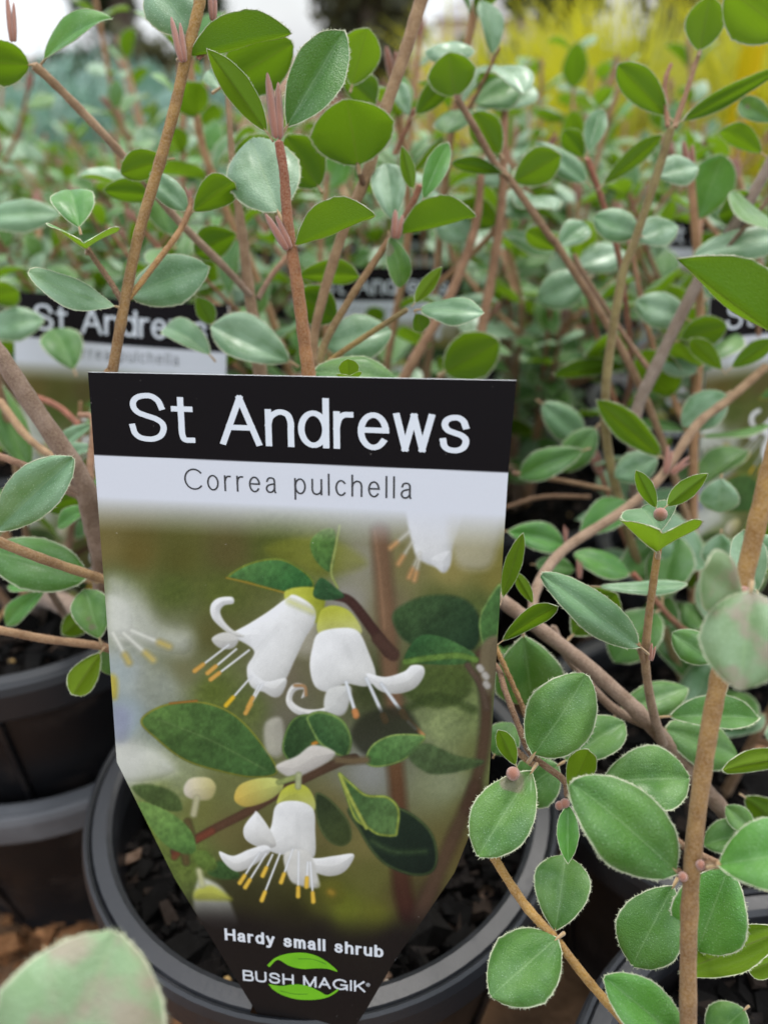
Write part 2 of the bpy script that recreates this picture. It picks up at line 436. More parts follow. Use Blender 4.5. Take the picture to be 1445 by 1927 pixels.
# ------------------------------------------------------------------ leaf meshes
def leaf_mesh(name, mat, wr=0.7, p=1.05, q=0.72, fold=0.25, curl=0.3, roll=0.15, wave=0.02, nl=12, nw=4, fringe=0, seed=0, twist=0.0, edge_r=0.0048, pet=0.12):
    rng = np.random.default_rng(seed)
    mb = MB()
    t = np.linspace(0, 1, nl + 1)
    w = 0.5 * wr * np.sin(np.pi * np.clip(t, 0.0015, 0.994) ** p) ** q
    w[1:-1] *= 1 + rng.normal(0, 0.012, nl - 1)
    ss = np.linspace(-1, 1, 2 * nw + 1)
    ph = rng.uniform(0, 6.28, 4)
    def bend(x, y, z):
        # bend along the length, twist about the axis
        if abs(curl) > 1e-4:
            a = curl * y
            yy = np.sin(a) / curl; zz = -(1 - np.cos(a)) / curl
            y2 = yy + z * np.sin(a); z2 = zz + z * np.cos(a)
        else:
            y2, z2 = y, z
        tw = twist * y
        return x * np.cos(tw) - z2 * np.sin(tw), y2, z2 * np.cos(tw) + x * np.sin(tw)
    def surf(s, tt, ww):
        x = s * ww
        z = fold * np.abs(x) - roll * np.abs(s) ** 3.5 * ww + wave * np.sin(tt * 9 + ph[0] + s * 2) * np.abs(s) ** 2
        z = z - 0.006 * np.exp(-(s / .06) ** 2)
        return np.stack(bend(x, tt, z), -1)
    T, S = np.meshgrid(t, ss, indexing='ij'); W = np.repeat(w[:, None], 2 * nw + 1, 1)
    V = surf(S, T, W).reshape(-1, 3)
    a = np.stack([np.abs(S).ravel(), T.ravel(), (np.abs(S) > .95).ravel() * 1.0, np.ones(S.size)], 1)
    c = 2 * nw + 1
    i = np.arange(nl)[:, None] * c + np.arange(c - 1)[None]
    F = np.stack([i, i + 1, i + c + 1, i + c], -1).reshape(-1, 4)
    mb.add(V, F, 0, a)
    # felted margin: a thin roll round the outline
    G = V.reshape(nl + 1, c, 3)
    loop = np.vstack([G[:, 0], G[::-1, -1]])
    loop = loop[np.linalg.norm(np.diff(loop, axis=0, prepend=loop[:1] - 1), axis=1) > 1e-4]
    rr = edge_r * np.clip(1 + rng.normal(0, .4, len(loop)), .35, 2)
    Vt, Ft, F3 = tube(loop, rr, 4, False)
    mb.add(Vt, Ft, 1)
    if fringe:
        d = np.concatenate([[0], np.cumsum(np.linalg.norm(np.diff(loop, axis=0), axis=1))])
        u = rng.uniform(0.01, .99, fringe) * d[-1]
        pts = np.stack([np.interp(u, d, loop[:, k]) for k in range(3)], 1)
        cen = np.array([0, .5, 0])
        dirn = pts - cen; dirn[:, 2] *= .3
        dirn /= np.linalg.norm(dirn, axis=1)[:, None]
        dirn += rng.normal(0, .45, dirn.shape)
        tan = np.cross(dirn, [0, 0, 1.0]); tan /= np.linalg.norm(tan, axis=1)[:, None] + 1e-9
        ln = rng.uniform(.010, .024, (fringe, 1))
        Vf = np.stack([pts - tan * .0035, pts + tan * .0035, pts + dirn * ln], 1).reshape(-1, 3)
        Ff = np.arange(fringe * 3).reshape(-1, 3)
        mb.add(Vf, Ff, 1)
    if pet:
        pp = np.array([[0, -pet, -pet * .25], [0, -pet * .5, -pet * .06], [0, .0, -.006], [0, .05, -.012]])
        Vt, Ft, F3 = tube(pp, [.026, .023, .019, .004], 6, True)
        mb.add(Vt, Ft, 2); mb.add(Vt, F3, 2)
    me = mb.build(name, [mat, M['edge'], M['petiole']], 'lf')
    me["wr"] = wr
    return me

LEAF = []          # detailed variants: (flat, folded, boat, curled ...)
specs = [dict(wr=.80, p=1.02, q=.60, fold=.34, curl=.45, roll=.45, wave=.018),
         dict(wr=.72, p=1.22, q=.66, fold=.52, curl=.55, roll=.30, wave=.018),
         dict(wr=.66, p=.98, q=.78, fold=.62, curl=.25, roll=.10),
         dict(wr=.78, p=1.25, q=.60, fold=.26, curl=-.45, roll=.30, wave=.02),
         dict(wr=.70, p=1.10, q=.68, fold=.45, curl=.95, roll=.15, twist=.30),
         dict(wr=.74, p=.95, q=.62, fold=.42, curl=.35, roll=.5, wave=.035, twist=-.3),
         dict(wr=.80, p=1.10, q=.66, fold=.95, curl=-.35, roll=.12, wave=.03)]
for mk in ('leaf', 'leaf_felt', 'leaf_fresh', 'leaf_worn'):
    LEAF.append([leaf_mesh('leaf_' + mk + str(i), M[mk], nl=18, nw=5, fringe=260, seed=i + 3, **s) for i, s in enumerate(specs)])
LEAF_MID = []
for mk in ('leaf', 'leaf_felt', 'leaf_fresh'):
    LEAF_MID.append([leaf_mesh('leaf_mid_' + mk + str(i), M[mk], nl=9, nw=2, fringe=0, seed=i + 30, edge_r=.008, **s) for i, s in enumerate(specs)])

def place_leaf(mesh, base, tip, nrm, width, parent, origin):
    base = np.asarray(base); tip = np.asarray(tip)
    y = tip - base; Lh = np.linalg.norm(y); y = y / Lh
    z = np.asarray(nrm, float); z = z - y * (z @ y)
    if np.linalg.norm(z) < 1e-4: z = np.cross(y, [1, 0, 0])
    z /= np.linalg.norm(z); x = np.cross(y, z)
    sx = width / mesh["wr"]; sz = math.sqrt(abs(sx * Lh))
    Mx = Matrix(((x[0] * sx, y[0] * Lh, z[0] * sz, base[0] - origin[0]),
                 (x[1] * sx, y[1] * Lh, z[1] * sz, base[1] - origin[1]),
                 (x[2] * sx, y[2] * Lh, z[2] * sz, base[2] - origin[2]), (0, 0, 0, 1)))
    o = bpy.data.objects.new('leaf', mesh); COL.objects.link(o)
    o.parent = parent
    o.matrix_basis = Mx
    return o

# ------------------------------------------------------------------ pots
def lathe(prof, sides=72, a0=0.0, a1=2 * math.pi):
    pr = np.asarray(prof); closed = abs(a1 - a0 - 2 * math.pi) < 1e-6
    n = sides if closed else sides + 1
    a = np.linspace(a0, a1, n, endpoint=not closed)
    V = np.stack([np.outer(np.cos(a), pr[:, 0]), np.outer(np.sin(a), pr[:, 0]), np.tile(pr[:, 1], (n, 1))], -1).reshape(-1, 3)
    k = len(pr)
    i = np.arange(n if closed else n - 1)[:, None]; j = np.arange(k - 1)[None]
    i2 = (i + 1) % n
    F = np.stack([i * k + j, i2 * k + j, i2 * k + j + 1, i * k + j + 1], -1).reshape(-1, 4)
    return V, F

def pot_meshes(h, R=0.070, slot=True, sides=80, rim_mat='rim'):
    """wall (with base) and rim, base at z=0, rim top at z=h"""
    rb = R * 0.70; rt = R * 0.912
    wall = MB()
    prof = [(0.0, .004), (rb - .006, .004), (rb - .003, 0.0), (rb, .0015), (rb + .0012, .008), (rb + .0003, .0095),
            (rb + (rt - rb) * .5, h * .5), (rt, h - .016), (rt - .0002, h - .002)]
    V, F = lathe(prof, sides); wall.add(V, F)
    prof2 = [(rt - .0012, h - .001), (rt - .0016, h - .02), (rb + (rt - rb) * .5 - .0018, h * .5), (rb - .001, .006), (0, .006)]
    V, F = lathe(prof2, sides); wall.add(V, F)
    for k in range(8):     # moulded ribs on the wall
        a = k * math.pi / 4 + .2
        pts = np.array([[(rb + .001) * math.cos(a), (rb + .001) * math.sin(a), .01], [(rt + .0006) * math.cos(a), (rt + .0006) * math.sin(a), h - .018]])
        V, F, F3 = tube(pts, [.0012, .0012], 6); wall.add(V, F); wall.add(V, F3)
    rim = MB()
    lip = [(R - .0020, h - .013), (R - .0008, h - .0135), (R, h - .012), (R + .0002, h - .003), (R - .0006, h - .0004), (R - .0014, h + .0002), (R - .0022, h - .0004), (R - .0026, h - .004), (R - .0026, h - .013), (R - .0020, h - .013)]
    def strips(prof, n, *a):
        for p0, p1 in zip(prof[:-1], prof[1:]):
            V, F = lathe([p0, p1], n, *a); rim.add(V, F)
    strips(lip, sides)
    inner = [(R - .0022, h - .0045), (R - .0024, h - .0012), (R - .0030, h - .0004), (rt - .0006, h - .0002), (rt - .0020, h - .0010), (rt - .0026, h - .004), (rt - .0022, h - .012)]
    g = 0.19 if slot else 0.0
    if slot:
        strips(inner, sides - 6, -math.pi / 2 + g, 1.5 * math.pi - g)
    else:
        strips(inner, sides)
    return wall.build('pot', [M['pot']]), rim.build('rim', [M[rim_mat]])

POT_T, POT_M = pot_meshes(0.130), pot_meshes(0.105, slot=False, sides=56)
POT_O = pot_meshes(0.105, slot=False, sides=72, rim_mat='rim_grey')
POT_F = pot_meshes(0.105, slot=False, sides=24)

def soil_mesh(R, n, seed, pale=True):
    rng = np.random.default_rng(seed)
    mb = chips(n, lambda r: (lambda a, q: (q * math.cos(a), q * math.sin(a)))(r.uniform(0, 6.283), R * math.sqrt(r.uniform(0, 1)) * .985),
               lambda r: r.uniform(-.003, .003), [(.006, .0055, .005), (.012, .010, .009), (.026, .019, .015), (.16, .11, .08)], 0.0027, .6, seed)
    a = np.linspace(0, 2 * np.pi, 40, endpoint=False); rr = np.linspace(0, R, 9)[1:]
    V = [[0, 0, -.002]] + [[q * math.cos(x), q * math.sin(x), -.002 + rng.normal(0, .0012)] for q in rr for x in a]
    F = []; T3 = []
    for k in range(len(rr) - 1):
        for j in range(40):
            F.append([1 + k * 40 + j, 1 + k * 40 + (j + 1) % 40, 1 + (k + 1) * 40 + (j + 1) % 40, 1 + (k + 1) * 40 + j])
    for j in range(40): T3.append([0, 1 + j, 1 + (j + 1) % 40])
    ca = np.tile([.006, .005, .005, 1], (len(V), 1))
    mb.add(V, F, 0, ca); mb.add(V, T3, 0, ca)
    if pale:
        for _ in range(9):   # pale grit and slow-release prills
            q = R * math.sqrt(rng.uniform(0, .9)); x = rng.uniform(0, 6.28)
            r0 = rng.uniform(.0009, .0018)
            prof = [(0.0001, -r0), (r0 * .7, -r0 * .7), (r0, 0), (r0 * .7, r0 * .7), (0.0001, r0)]
            V, F = lathe(prof, 8); V = V + np.array([q * math.cos(x), q * math.sin(x), .004])
            mb.add(V, F, 0, np.tile([*((.55, .50, .42) if rng.uniform() < .5 else (.45, .30, .12)), 1], (len(V), 1)))
    return mb.build('potting_mix', [M['bark']])
SOIL_N = [soil_mesh(.0615, 1500, s) for s in (11, 12, 13)]
SOIL_F = soil_mesh(.0615, 120, 14, False)

def add_pot(root, h_kind, z0=0.0, soil_drop=0.022, soil=None, rz=0.0):
    w, r = h_kind
    o = link('pot', w, root); o.location = (0, 0, z0); o.rotation_euler = (0, 0, rz)
    q = link('rim', r, o)
    h = 0.130 if h_kind is POT_T else 0.105
    s = link('potting_mix', soil or random.choice(SOIL_N), root); s.location = (0, 0, z0 + h - soil_drop)
    s.rotation_euler = (0, 0, random.uniform(0, 6.28)); s["kind"] = "stuff"
    return z0 + h - soil_drop

# ------------------------------------------------------------------ stems
def stem_mb(mb, pts, rad, c0, c1, sides=8, n=6, bumps=True, seed=0):
    rng = np.random.default_rng(seed)
    p = catmull(pts, n)
    u = np.linspace(0, 1, len(pts)); uu = np.linspace(0, 1, len(p))
    r = np.interp(uu, u, rad) * (1 + (rng.normal(0, .04, len(p)) if bumps else 0))
    V, F, F3 = tube(p, r, sides, True)
    k = np.concatenate([np.repeat(uu, sides), [0, 1]])[:, None]
    c = np.array(c0)[None] * (1 - k) + np.array(c1)[None] * k
    a = np.hstack([c, np.ones((len(c), 1))])
    mb.add(V, F, 0, a); mb.add(V, F3, 0, a)
    return p

def bud_mesh(seed=0):
    mb = MB()
    for s, dx in ((1, -.16), (.85, .15)):
        prof = [(0.001, 0), (.17 * s, .05), (.22 * s, .3 * s), (.20 * s, .6 * s), (.14 * s, .85 * s), (.06 * s, .97 * s), (0.001, 1.0 * s)]
        V, F = lathe(prof, 8); V[:, 0] += dx * (.6 + .9 * V[:, 2]); V[:, 1] += .05 * dx
        mb.add(V, F)
    return mb.build('bud', [M['bud']])
BUD = bud_mesh()
def ball_mesh():
    prof = [(0.01 + math.sin(t) * .5, -.5 * math.cos(t)) for t in np.linspace(0.02, math.pi - .02, 9)]
    mb = MB(); V, F = lathe(prof, 12); mb.add(V, F)
    return mb.build('flower_bud', [M['bud']])
BALL = ball_mesh()

def place_bud(mesh, base, tip, parent, origin, fat=1.0, name='bud'):
    base = np.asarray(base); z = np.asarray(tip) - base; Lh = np.linalg.norm(z); z = z / Lh
    x = np.cross(cF, z); x /= np.linalg.norm(x); y = np.cross(z, x)
    s = Lh * fat
    o = bpy.data.objects.new(name, mesh); COL.objects.link(o); o.parent = parent
    o.matrix_basis = Matrix(((x[0] * s, y[0] * s, z[0] * Lh, base[0] - origin[0]), (x[1] * s, y[1] * s, z[1] * Lh, base[1] - origin[1]),
                             (x[2] * s, y[2] * s, z[2] * Lh, base[2] - origin[2]), (0, 0, 0, 1)))
    return o

def grow(rng, soil_z, height, spread, nmain, leafL, lean=None):
    """free-form shrub in local coordinates -> list of stems: (list of branch polylines+radii+colours, leaves, buds)"""
    out = []
    for k in range(nmain):
        ang = rng.uniform(0, 6.283) if nmain < 3 else 6.283 * (k + rng.uniform(-.3, .3)) / nmain
        br, lv, bd = [], [], []
        H = height * rng.uniform(.75, 1.08)
        outd = spread * rng.uniform(.35, 1.0)
        nn = 6
        pts = []
        for i in range(nn):
            t = i / (nn - 1)
            pts.append([math.cos(ang) * outd * t ** .9 + rng.normal(0, .004) * t + .006 * math.cos(ang), math.sin(ang) * outd * t ** .9 + rng.normal(0, .004) * t + .006 * math.sin(ang), soil_z - .006 + (H + .006) * t])
        main = catmull(pts, 5)
        br.append((pts, np.linspace(.0022, .0012, nn), ('mauve', 'tan', 'warm')[int(rng.integers(0, 3))], 'warm'))
        def dress(poly, L0, start, step, az0):
            d = np.concatenate([[0], np.cumsum(np.linalg.norm(np.diff(poly, axis=0), axis=1))])
            s = start; j = 0
            while s < d[-1] - .002:
                q = np.array([np.interp(s, d, poly[:, c]) for c in range(3)])
                e = np.array([np.interp(min(s + .004, d[-1]), d, poly[:, c]) for c in range(3)]) - np.array([np.interp(max(s - .004, 0), d, poly[:, c]) for c in range(3)])
                e /= np.linalg.norm(e) + 1e-9
                f = s / d[-1]
                a = az0 + (j % 2) * math.pi / 2 + rng.normal(0, .25)
                u = np.cross(e, [.2, .1, 1.0] if abs(e[2]) < .95 else [1, 0, 0]); u /= np.linalg.norm(u); w = np.cross(e, u)
                for sg in (0, math.pi):
                    if rng.uniform() < .07: continue
                    rdir = math.cos(a + sg) * u + math.sin(a + sg) * w
                    op = rng.uniform(.75, 1.25) * (1.0 if f < .85 else .62)
                    dr = e * math.cos(op) + rdir * math.sin(op); dr[2] += rng.normal(-.02, .18); dr /= np.linalg.norm(dr)
                    Ln = L0 * rng.uniform(.72, 1.15) * (1 if f < .8 else .78)
                    nr = e * .8 + np.array([0, 0, .8]) + rng.normal(0, .25, 3)
                    lv.append((q + dr * .003, q + dr * (.003 + Ln), nr, Ln * rng.uniform(.58, .76), f))
                s += step * rng.uniform(.8, 1.25); j += 1
            bd.append((poly[-1] - (poly[-1] - poly[-3]) * .05, poly[-1] + (poly[-1] - poly[-3]) / (np.linalg.norm(poly[-1] - poly[-3]) + 1e-9) * rng.uniform(.005, .010)))
        dress(main, leafL, height * .22, .021, rng.uniform(0, 3))
        for b in range(rng.integers(3, 6)):
            i0 = int(len(main) * rng.uniform(.18, .8)); q = main[i0]
            a2 = ang + rng.normal(0, 1.1); ln = height * rng.uniform(.22, .5) * (1.1 - i0 / len(main) * .5)
            up = rng.uniform(.5, 1.1)
            dr = np.array([math.cos(a2), math.sin(a2), up]); dr /= np.linalg.norm(dr)
            bp = [q, q + dr * ln * .35 + [0, 0, -.002], q + dr * ln * .7, q + dr * ln + [0, 0, ln * .15]]
            br.append((bp, [.0012, .0011, .001, .0009], 'warm', 'pink' if rng.uniform() < .6 else 'red'))
            dress(catmull(bp, 5), leafL * .9, ln * .25, .018, rng.uniform(0, 3))
        out.append((br, lv, bd))
    return out

FRAME_M = 60
def add_growth(root, origin, stems, rng, lod, mind=0.0, keep=None, leaf_parent=True):
    """individual leaves as sub-parts of their stem"""
    cnt = 0
    for br, lv, bd in stems:
        mb = MB(); anyv = False
        for pts, rad, c0, c1 in br:
            if mind:
                # cut the branch where it would come too close to the lens
                q = []
                for x in pts:
                    if proj(np.asarray(x) + origin)[2] < mind: break
                    q.append(x)
                if len(q) < 2: continue
                cut = len(q) < len(pts); rad = np.array(rad, float)[:len(q)]; pts = q
                if cut: rad = rad * np.linspace(1, .35, len(q))
            stem_mb(mb, np.asarray(pts), rad, SC[c0], SC[c1], 6 if lod else 8, 4); anyv = True
        if not anyv: continue
        so = link('stem', mb.build('stem', [M['stem']]), root)
        for b, t, nr, wd, f in lv:
            x, y, d = proj((b + t) / 2 + origin)
            if d < mind or x < -FRAME_M or x > 1445 + FRAME_M or y > 1927 + FRAME_M: continue
            if keep and not keep(x, y, d): continue
            kind = 2 if (f > .88 and rng.uniform() < .7) else (1 if rng.uniform() < .45 else 0)
            place_leaf((LEAF_MID if lod else LEAF)[kind][rng.integers(0, 6)], b, t, nr, wd, so, np.zeros(3)); cnt += 1
        for b, t in bd:
            x, y, d = proj(t + origin)
            if d < mind or (keep and not keep(x, y, d)) or not (-30 < x < 1475 and -60 < y < 1960): continue
            place_bud(BUD, b, t, so, np.zeros(3), .55)
    return cnt

# ------------------------------------------------------------------ shrubs in the near pots, branch by branch
POTS = {  # centre on the ground, pot kind, lift of the pot base, turn
    'A': ((-0.018, 0.166), POT_T, 0.0), 'B': ((-0.136, 0.248), POT_T, 0.023), 'C': ((0.104, 0.062), POT_T, 0.0)}
ROOT = {}; SOILZ = {}; ORG = {}
labels_near = {
    'A': 'felt-leaved shrub in black pot, growing straight up behind the large sharp label',
    'B': 'shrub in a black pot nested in a second pot, a blurred label in it',
    'C': 'shrub with one tall golden fuzzy stem and spotted round leaves, without a label'}
for k, ((x, y), kind, z0) in POTS.items():
    r = empty('potted_shrub', (x, y, 0)); ROOT[k] = r; ORG[k] = np.array([x, y, 0.0])
    setp(r, labels_near[k], 'shrub', 'potted shrubs')
    SOILZ[k] = add_pot(r, kind, z0, .026 if k == 'A' else .02)

def stem_traced(key, pts, w0, w1, c0, c1, root=False, sides=10):
    """pts: (px, py, depth) along the stem, w0..w1 thickness in photo pixels"""
    q = [P(*p) for p in pts]
    rad = [0.5 * (w0 + (w1 - w0) * i / (len(pts) - 1)) / FPX * pts[i][2] for i in range(len(pts))]
    if root:   # carry the stem on down into the potting mix
        b = np.array([ORG[key][0], ORG[key][1], SOILZ[key] - .006]) + np.array([random.uniform(-.006, .006), random.uniform(-.004, .004), 0])
        td = q[0] - q[1]; td /= np.linalg.norm(td); ds = np.linalg.norm(q[0] - b)
        k1, k2 = b + np.array([0, 0, ds * .30]), q[0] + td * ds * .35
        bz = [(1 - u) ** 3 * b + 3 * u * (1 - u) ** 2 * k1 + 3 * u * u * (1 - u) * k2 + u ** 3 * q[0] for u in (0, .2, .4, .6, .8)]
        q = bz + q; rad = [rad[0] * 1.12] * 5 + rad
    q = [x - ORG[key] for x in q]
    mb = MB(); pth = stem_mb(mb, np.asarray(q), rad, SC[c0], SC[c1], sides, 7, seed=len(pts))
    rg = np.random.default_rng(abs(int(pts[0][0])) + 7 * len(pts)); nh = 900
    ui = rg.uniform(0, len(pth) - 1.001, nh); i0 = ui.astype(int); fr = (ui - i0)[:, None]
    ctr = pth[i0] * (1 - fr) + pth[i0 + 1] * fr; tg = pth[i0 + 1] - pth[i0]; tg /= np.linalg.norm(tg, axis=1)[:, None] + 1e-9
    rr = np.interp(ui / (len(pth) - 1), np.linspace(0, 1, len(rad)), rad)[:, None]
    dv = rg.normal(0, 1, (nh, 3)); dv -= tg * np.sum(dv * tg, 1)[:, None]; dv /= np.linalg.norm(dv, axis=1)[:, None] + 1e-9
    b0 = ctr + dv * rr * .92; tip = b0 + (dv + tg * rg.normal(.1, .5, (nh, 1))) * rg.uniform(.00018, .00042, (nh, 1))
    VH = np.stack([b0 - tg * .00005, b0 + tg * .00005, tip], 1).reshape(-1, 3)
    hc = (np.array(SC[c0]) * .5 + np.array(SC[c1]) * .5) * 1.5
    mb.add(VH, np.arange(nh * 3).reshape(-1, 3), 0, np.tile([*hc, 1], (nh * 3, 1)))
    return link('stem', mb.build('stem', [M['stem']]), ROOT[key])

UP = -cD
def leaf_traced(key, stem, bx, by, tx, ty, w, d, side='u', roll=0, var=0, kind=0, dt=None, ax=0):
    d2 = d if dt is None else dt
    b, t = P(bx, by, d), P(tx, ty, d2)
    v = cC - (b + t) / 2; v /= np.linalg.norm(v)
    s = 1 if side == 'u' else -1
    rr = math.radians(roll); aa = math.radians(ax)
    n = s * v * math.cos(rr) * math.cos(aa) + UP * math.sin(rr) + cR * math.sin(aa)
    wd = w / FPX * (d + d2) / 2 / max(.55, math.cos(rr) * math.cos(aa))
    return place_leaf(LEAF[kind][var], b, t, n, wd, stem, ORG[key])

def bud_traced(key, stem, bx, by, tx, ty, d, fat=.5, mesh=None, name='bud'):
    place_bud(mesh or BUD, P(bx, by, d), P(tx, ty, d), stem, ORG[key], fat, name)

# ---- shrub A: the stems rising behind the big label
def shrub_A():
    K = 'A'
    def LS(st, rows):
        for r in rows: leaf_traced(K, st, *r)
    s = stem_traced(K, [(584, 740, .180), (574, 650, .178), (560, 540, .175), (550, 475, .173), (540, 400, .171), (535, 330, .169), (525, 268, .167)], 27, 17, 'gold', 'red', True)
    LS(s, [(556, 462, 702, 424, 46, .172, 'd', 58, 6, 0, .160), (524, 400, 462, 232, 140, .176, 'u', 5, 0, 1, .180),
           (502, 248, 393, 92, 50, .167, 'd', 20, 2, 2, .160), (540, 238, 651, 50, 96, .168, 'u', 0, 2, 0, .166)])
    bud_traced(K, s, 524, 262, 513, 135, .167, .33); bud_traced(K, s, 545, 470, 507, 398, .171, .45)
    s = stem_traced(K, [(206, 730, .177), (214, 690, .176), (235, 570, .174), (262, 440, .172), (300, 310, .170), (330, 200, .169), (350, 110, .168), (374, 15, .167), (384, -60, .166)], 20, 22, 'brown', 'gold', True)
    LS(s, [(218, 576, 45, 532, 62, .173, 'u', 42, 3, 1, .165), (356, 106, 545, 80, 42, .168, 'd', 58, 6, 0, .160),
           (415, 165, 548, 78, 100, .185, 'd', 10, 0, 0), (362, 62, 276, -60, 105, .170, 'u', 10, 0, 1, .168), (246, 556, 382, 488, 90, .186, 'u', 28, 0, 1, .182),
           (318, 300, 226, 318, 52, .192, 'd', 25, 1, 0)])
    bud_traced(K, s, 346, 118, 330, 30, .166, .36); bud_traced(K, s, 372, 112, 395, 80, .168, .5)
    bud_traced(K, s, 402, 40, 400, -30, .172, .36)
    s = stem_traced(K, [(232, 570, .174), (205, 525, .175), (180, 490, .176), (163, 464, .177)], 11, 8, 'brown', 'brown')
    LS(s, [(150, 428, 128, 334, 78, .177, 'u', 5, 1, 2, .180), (164, 468, 154, 432, 90, .176, 'd', 45, 2, 2, .158)])
    s = stem_traced(K, [(243, 562, .174), (290, 500, .178), (335, 440, .182), (355, 400, .184), (360, 375, .185)], 11, 11, 'gold', 'pink')
    LS(s, [(352, 396, 283, 318, 48, .184, 'u', 20, 0, 1, .18), (364, 398, 448, 328, 60, .184, 'd', 15, 1, 0, .178)])
    bud_traced(K, s, 360, 380, 352, 350, .185, .4)
    s = stem_traced(K, [(492, 720, .226), (480, 620, .223), (468, 540, .221), (455, 430, .218), (440, 330, .214), (432, 230, .212), (428, 170, .212)], 27, 7, 'mauve', 'tan', True)
    LS(s, [(395, 668, 300, 580, 42, .215, 'u', 45, 4, 1), (400, 610, 372, 560, 34, .215, 'd', 25, 2, 0), (545, 680, 398, 598, 86, .212, 'u', 20, 1, 1, .205),
           (446, 440, 362, 470, 60, .225, 'd', 20, 1, 0), (440, 310, 520, 262, 60, .215, 'd', 20, 0, 0), (428, 172, 470, 110, 44, .212, 'd', 10, 1, 2), (427, 176, 388, 120, 42, .213, 'u', 15, 1, 1)])
    s = stem_traced(K, [(472, 556, .219), (420, 500, .214), (350, 430, .21), (280, 350, .205), (230, 290, .2), (150, 205, .195), (90, 145, .19), (66, 124, .188)], 13, 17, 'mauve', 'tan')
    LS(s, [(56, 122, -46, 112, 74, .187, 'd', 18, 0, 0, .18), (84, 112, 186, -14, 46, .188, 'u', 38, 4, 2, .18), (230, 300, 316, 340, 40, .2, 'd', 35, 1, 0),
           (300, 370, 200, 350, 40, .21, 'd', 30, 1, 0)])
    bud_traced(K, s, 26, 80, 20, -10, .187, .3)
    s = stem_traced(K, [(486, 562, .222), (510, 520, .224), (545, 478, .226)], 11, 9, 'mauve', 'pink')
    s = stem_traced(K, [(590, 720, .21), (594, 616, .208), (643, 443, .204), (690, 330, .202), (722, 215, .2), (765, 90, .198), (798, -20, .196), (815, -80, .196)], 17, 27, 'tan', 'tan', True)
    LS(s, [(674, 312, 652, 180, 152, .196, 'd', 12, 0, 0, .188), (662, 162, 690, 54, 74, .2, 'd', 12, 1, 2, .196), (600, 352, 545, 262, 88, .205, 'd', 10, 0, 0),
           (640, 140, 720, 195, 60, .215, 'd', 15, 1, 0), (560, 520, 680, 505, 44, .215, 'd', 35, 1, 0), (632, 600, 560, 548, 74, .214, 'd', 15, 0, 0)])
    stem_traced(K, [(672, 306, .196), (680, 335, .199), (684, 350, .202)], 9, 9, 'brown', 'brown')
    s = stem_traced(K, [(600, 712, .2), (610, 650, .2), (660, 560, .2), (720, 470, .2), (742, 440, .2), (775, 385, .198), (790, 350, .196)], 15, 12, 'olive', 'red')
    LS(s, [(740, 416, 724, 288, 66, .199, 'u', 0, 1, 1, .2), (752, 440, 890, 424, 42, .198, 'd', 58, 6, 0, .185), (776, 356, 757, 277, 27, .197, 'd', 10, 2, 2),
           (796, 374, 844, 263, 42, .197, 'u', 5, 2, 2), (734, 446, 766, 542, 44, .198, 'u', 15, 4, 0)])
    bud_traced(K, s, 745, 450, 752, 395, .197, .6)
    s = stem_traced(K, [(592, 704, .2), (640, 665, .198), (700, 625, .195), (765, 583, .192)], 11, 10, 'gold', 'olive')
    LS(s, [(792, 582, 908, 577, 46, .191, 'u', 45, 5, 1, .185), (780, 570, 830, 503, 28, .192, 'd', 10, 2, 2), (612, 650, 737, 608, 86, .215, 'u', 25, 0, 1), (782, 590, 800, 625, 34, .196, 'd', 20, 1, 0)])
    s = stem_traced(K, [(658, 745, .172), (658, 716, .170)], 8, 8, 'tan', 'tan', True)
    LS(s, [(658, 716, 655, 674, 38, .168, 'd', 10, 2, 2, .166), (658, 722, 655, 700, 44, .166, 'd', 25, 2, 2, .160), (590, 700, 760, 704, 84, .188, 'u', 35, 0, 0)])
    # low twig on the right of the label, hanging out of the pot
    s = stem_traced(K, [(872, 1520, .178), (905, 1574, .162), (928, 1612, .156), (985, 1700, .152), (1045, 1768, .150), (1110, 1850, .149), (1180, 1930, .148), (1225, 1990, .148)], 17, 17, 'gold', 'gold', True)
    LS(s, [(1044, 1752, 1066, 1598, 104, .155, 'u', 0, 1, 0, .162), (1048, 1766, 926, 1868, 128, .149, 'u', 8, 0, 0, .142)])
    s = stem_traced(K, [(930, 1250, .176), (950, 1300, .168), (975, 1365, .163), (1000, 1420, .160), (1060, 1468, .160), (1068, 1500, .159)], 11, 13, 'brown', 'brown', True)
    LS(s, [(1004, 1420, 1106, 1277, 128, .158, 'u', 5, 5, 0, .154), (1000, 1452, 902, 1602, 112, .157, 'u', 5, 1, 0, .146), (970, 1440, 937, 1371, 34, .156, 'd', 10, 2, 2),
           (1072, 1496, 1110, 1404, 52, .158, 'd', 8, 2, 2, .152), (1068, 1516, 1068, 1622, 40, .157, 'u', 8, 2, 2, .15), (1062, 1432, 1178, 1350, 74, .178, 'u', 15, 1, 0), (1050, 1440, 960, 1500, 90, .175, 'u', 20, 0, 0)])
    bud_traced(K, s, 965, 1456, 965, 1430, .154, 1.0, BALL, 'flower_bud'); bud_traced(K, s, 1062, 1512, 1078, 1500, .157, .9, BALL, 'flower_bud')
    bud_traced(K, s, 1052, 1516, 1060, 1500, .157, .9, BALL, 'flower_bud')
    s = stem_traced(K, [(958, 1400, .165), (985, 1425, .161), (1005, 1440, .159)], 9, 9, 'tan', 'tan')
    s = stem_traced(K, [(915, 1180, .178), (938, 1230, .172), (965, 1290, .17), (990, 1350, .168), (1002, 1420, .162)], 9, 10, 'gold', 'brown')
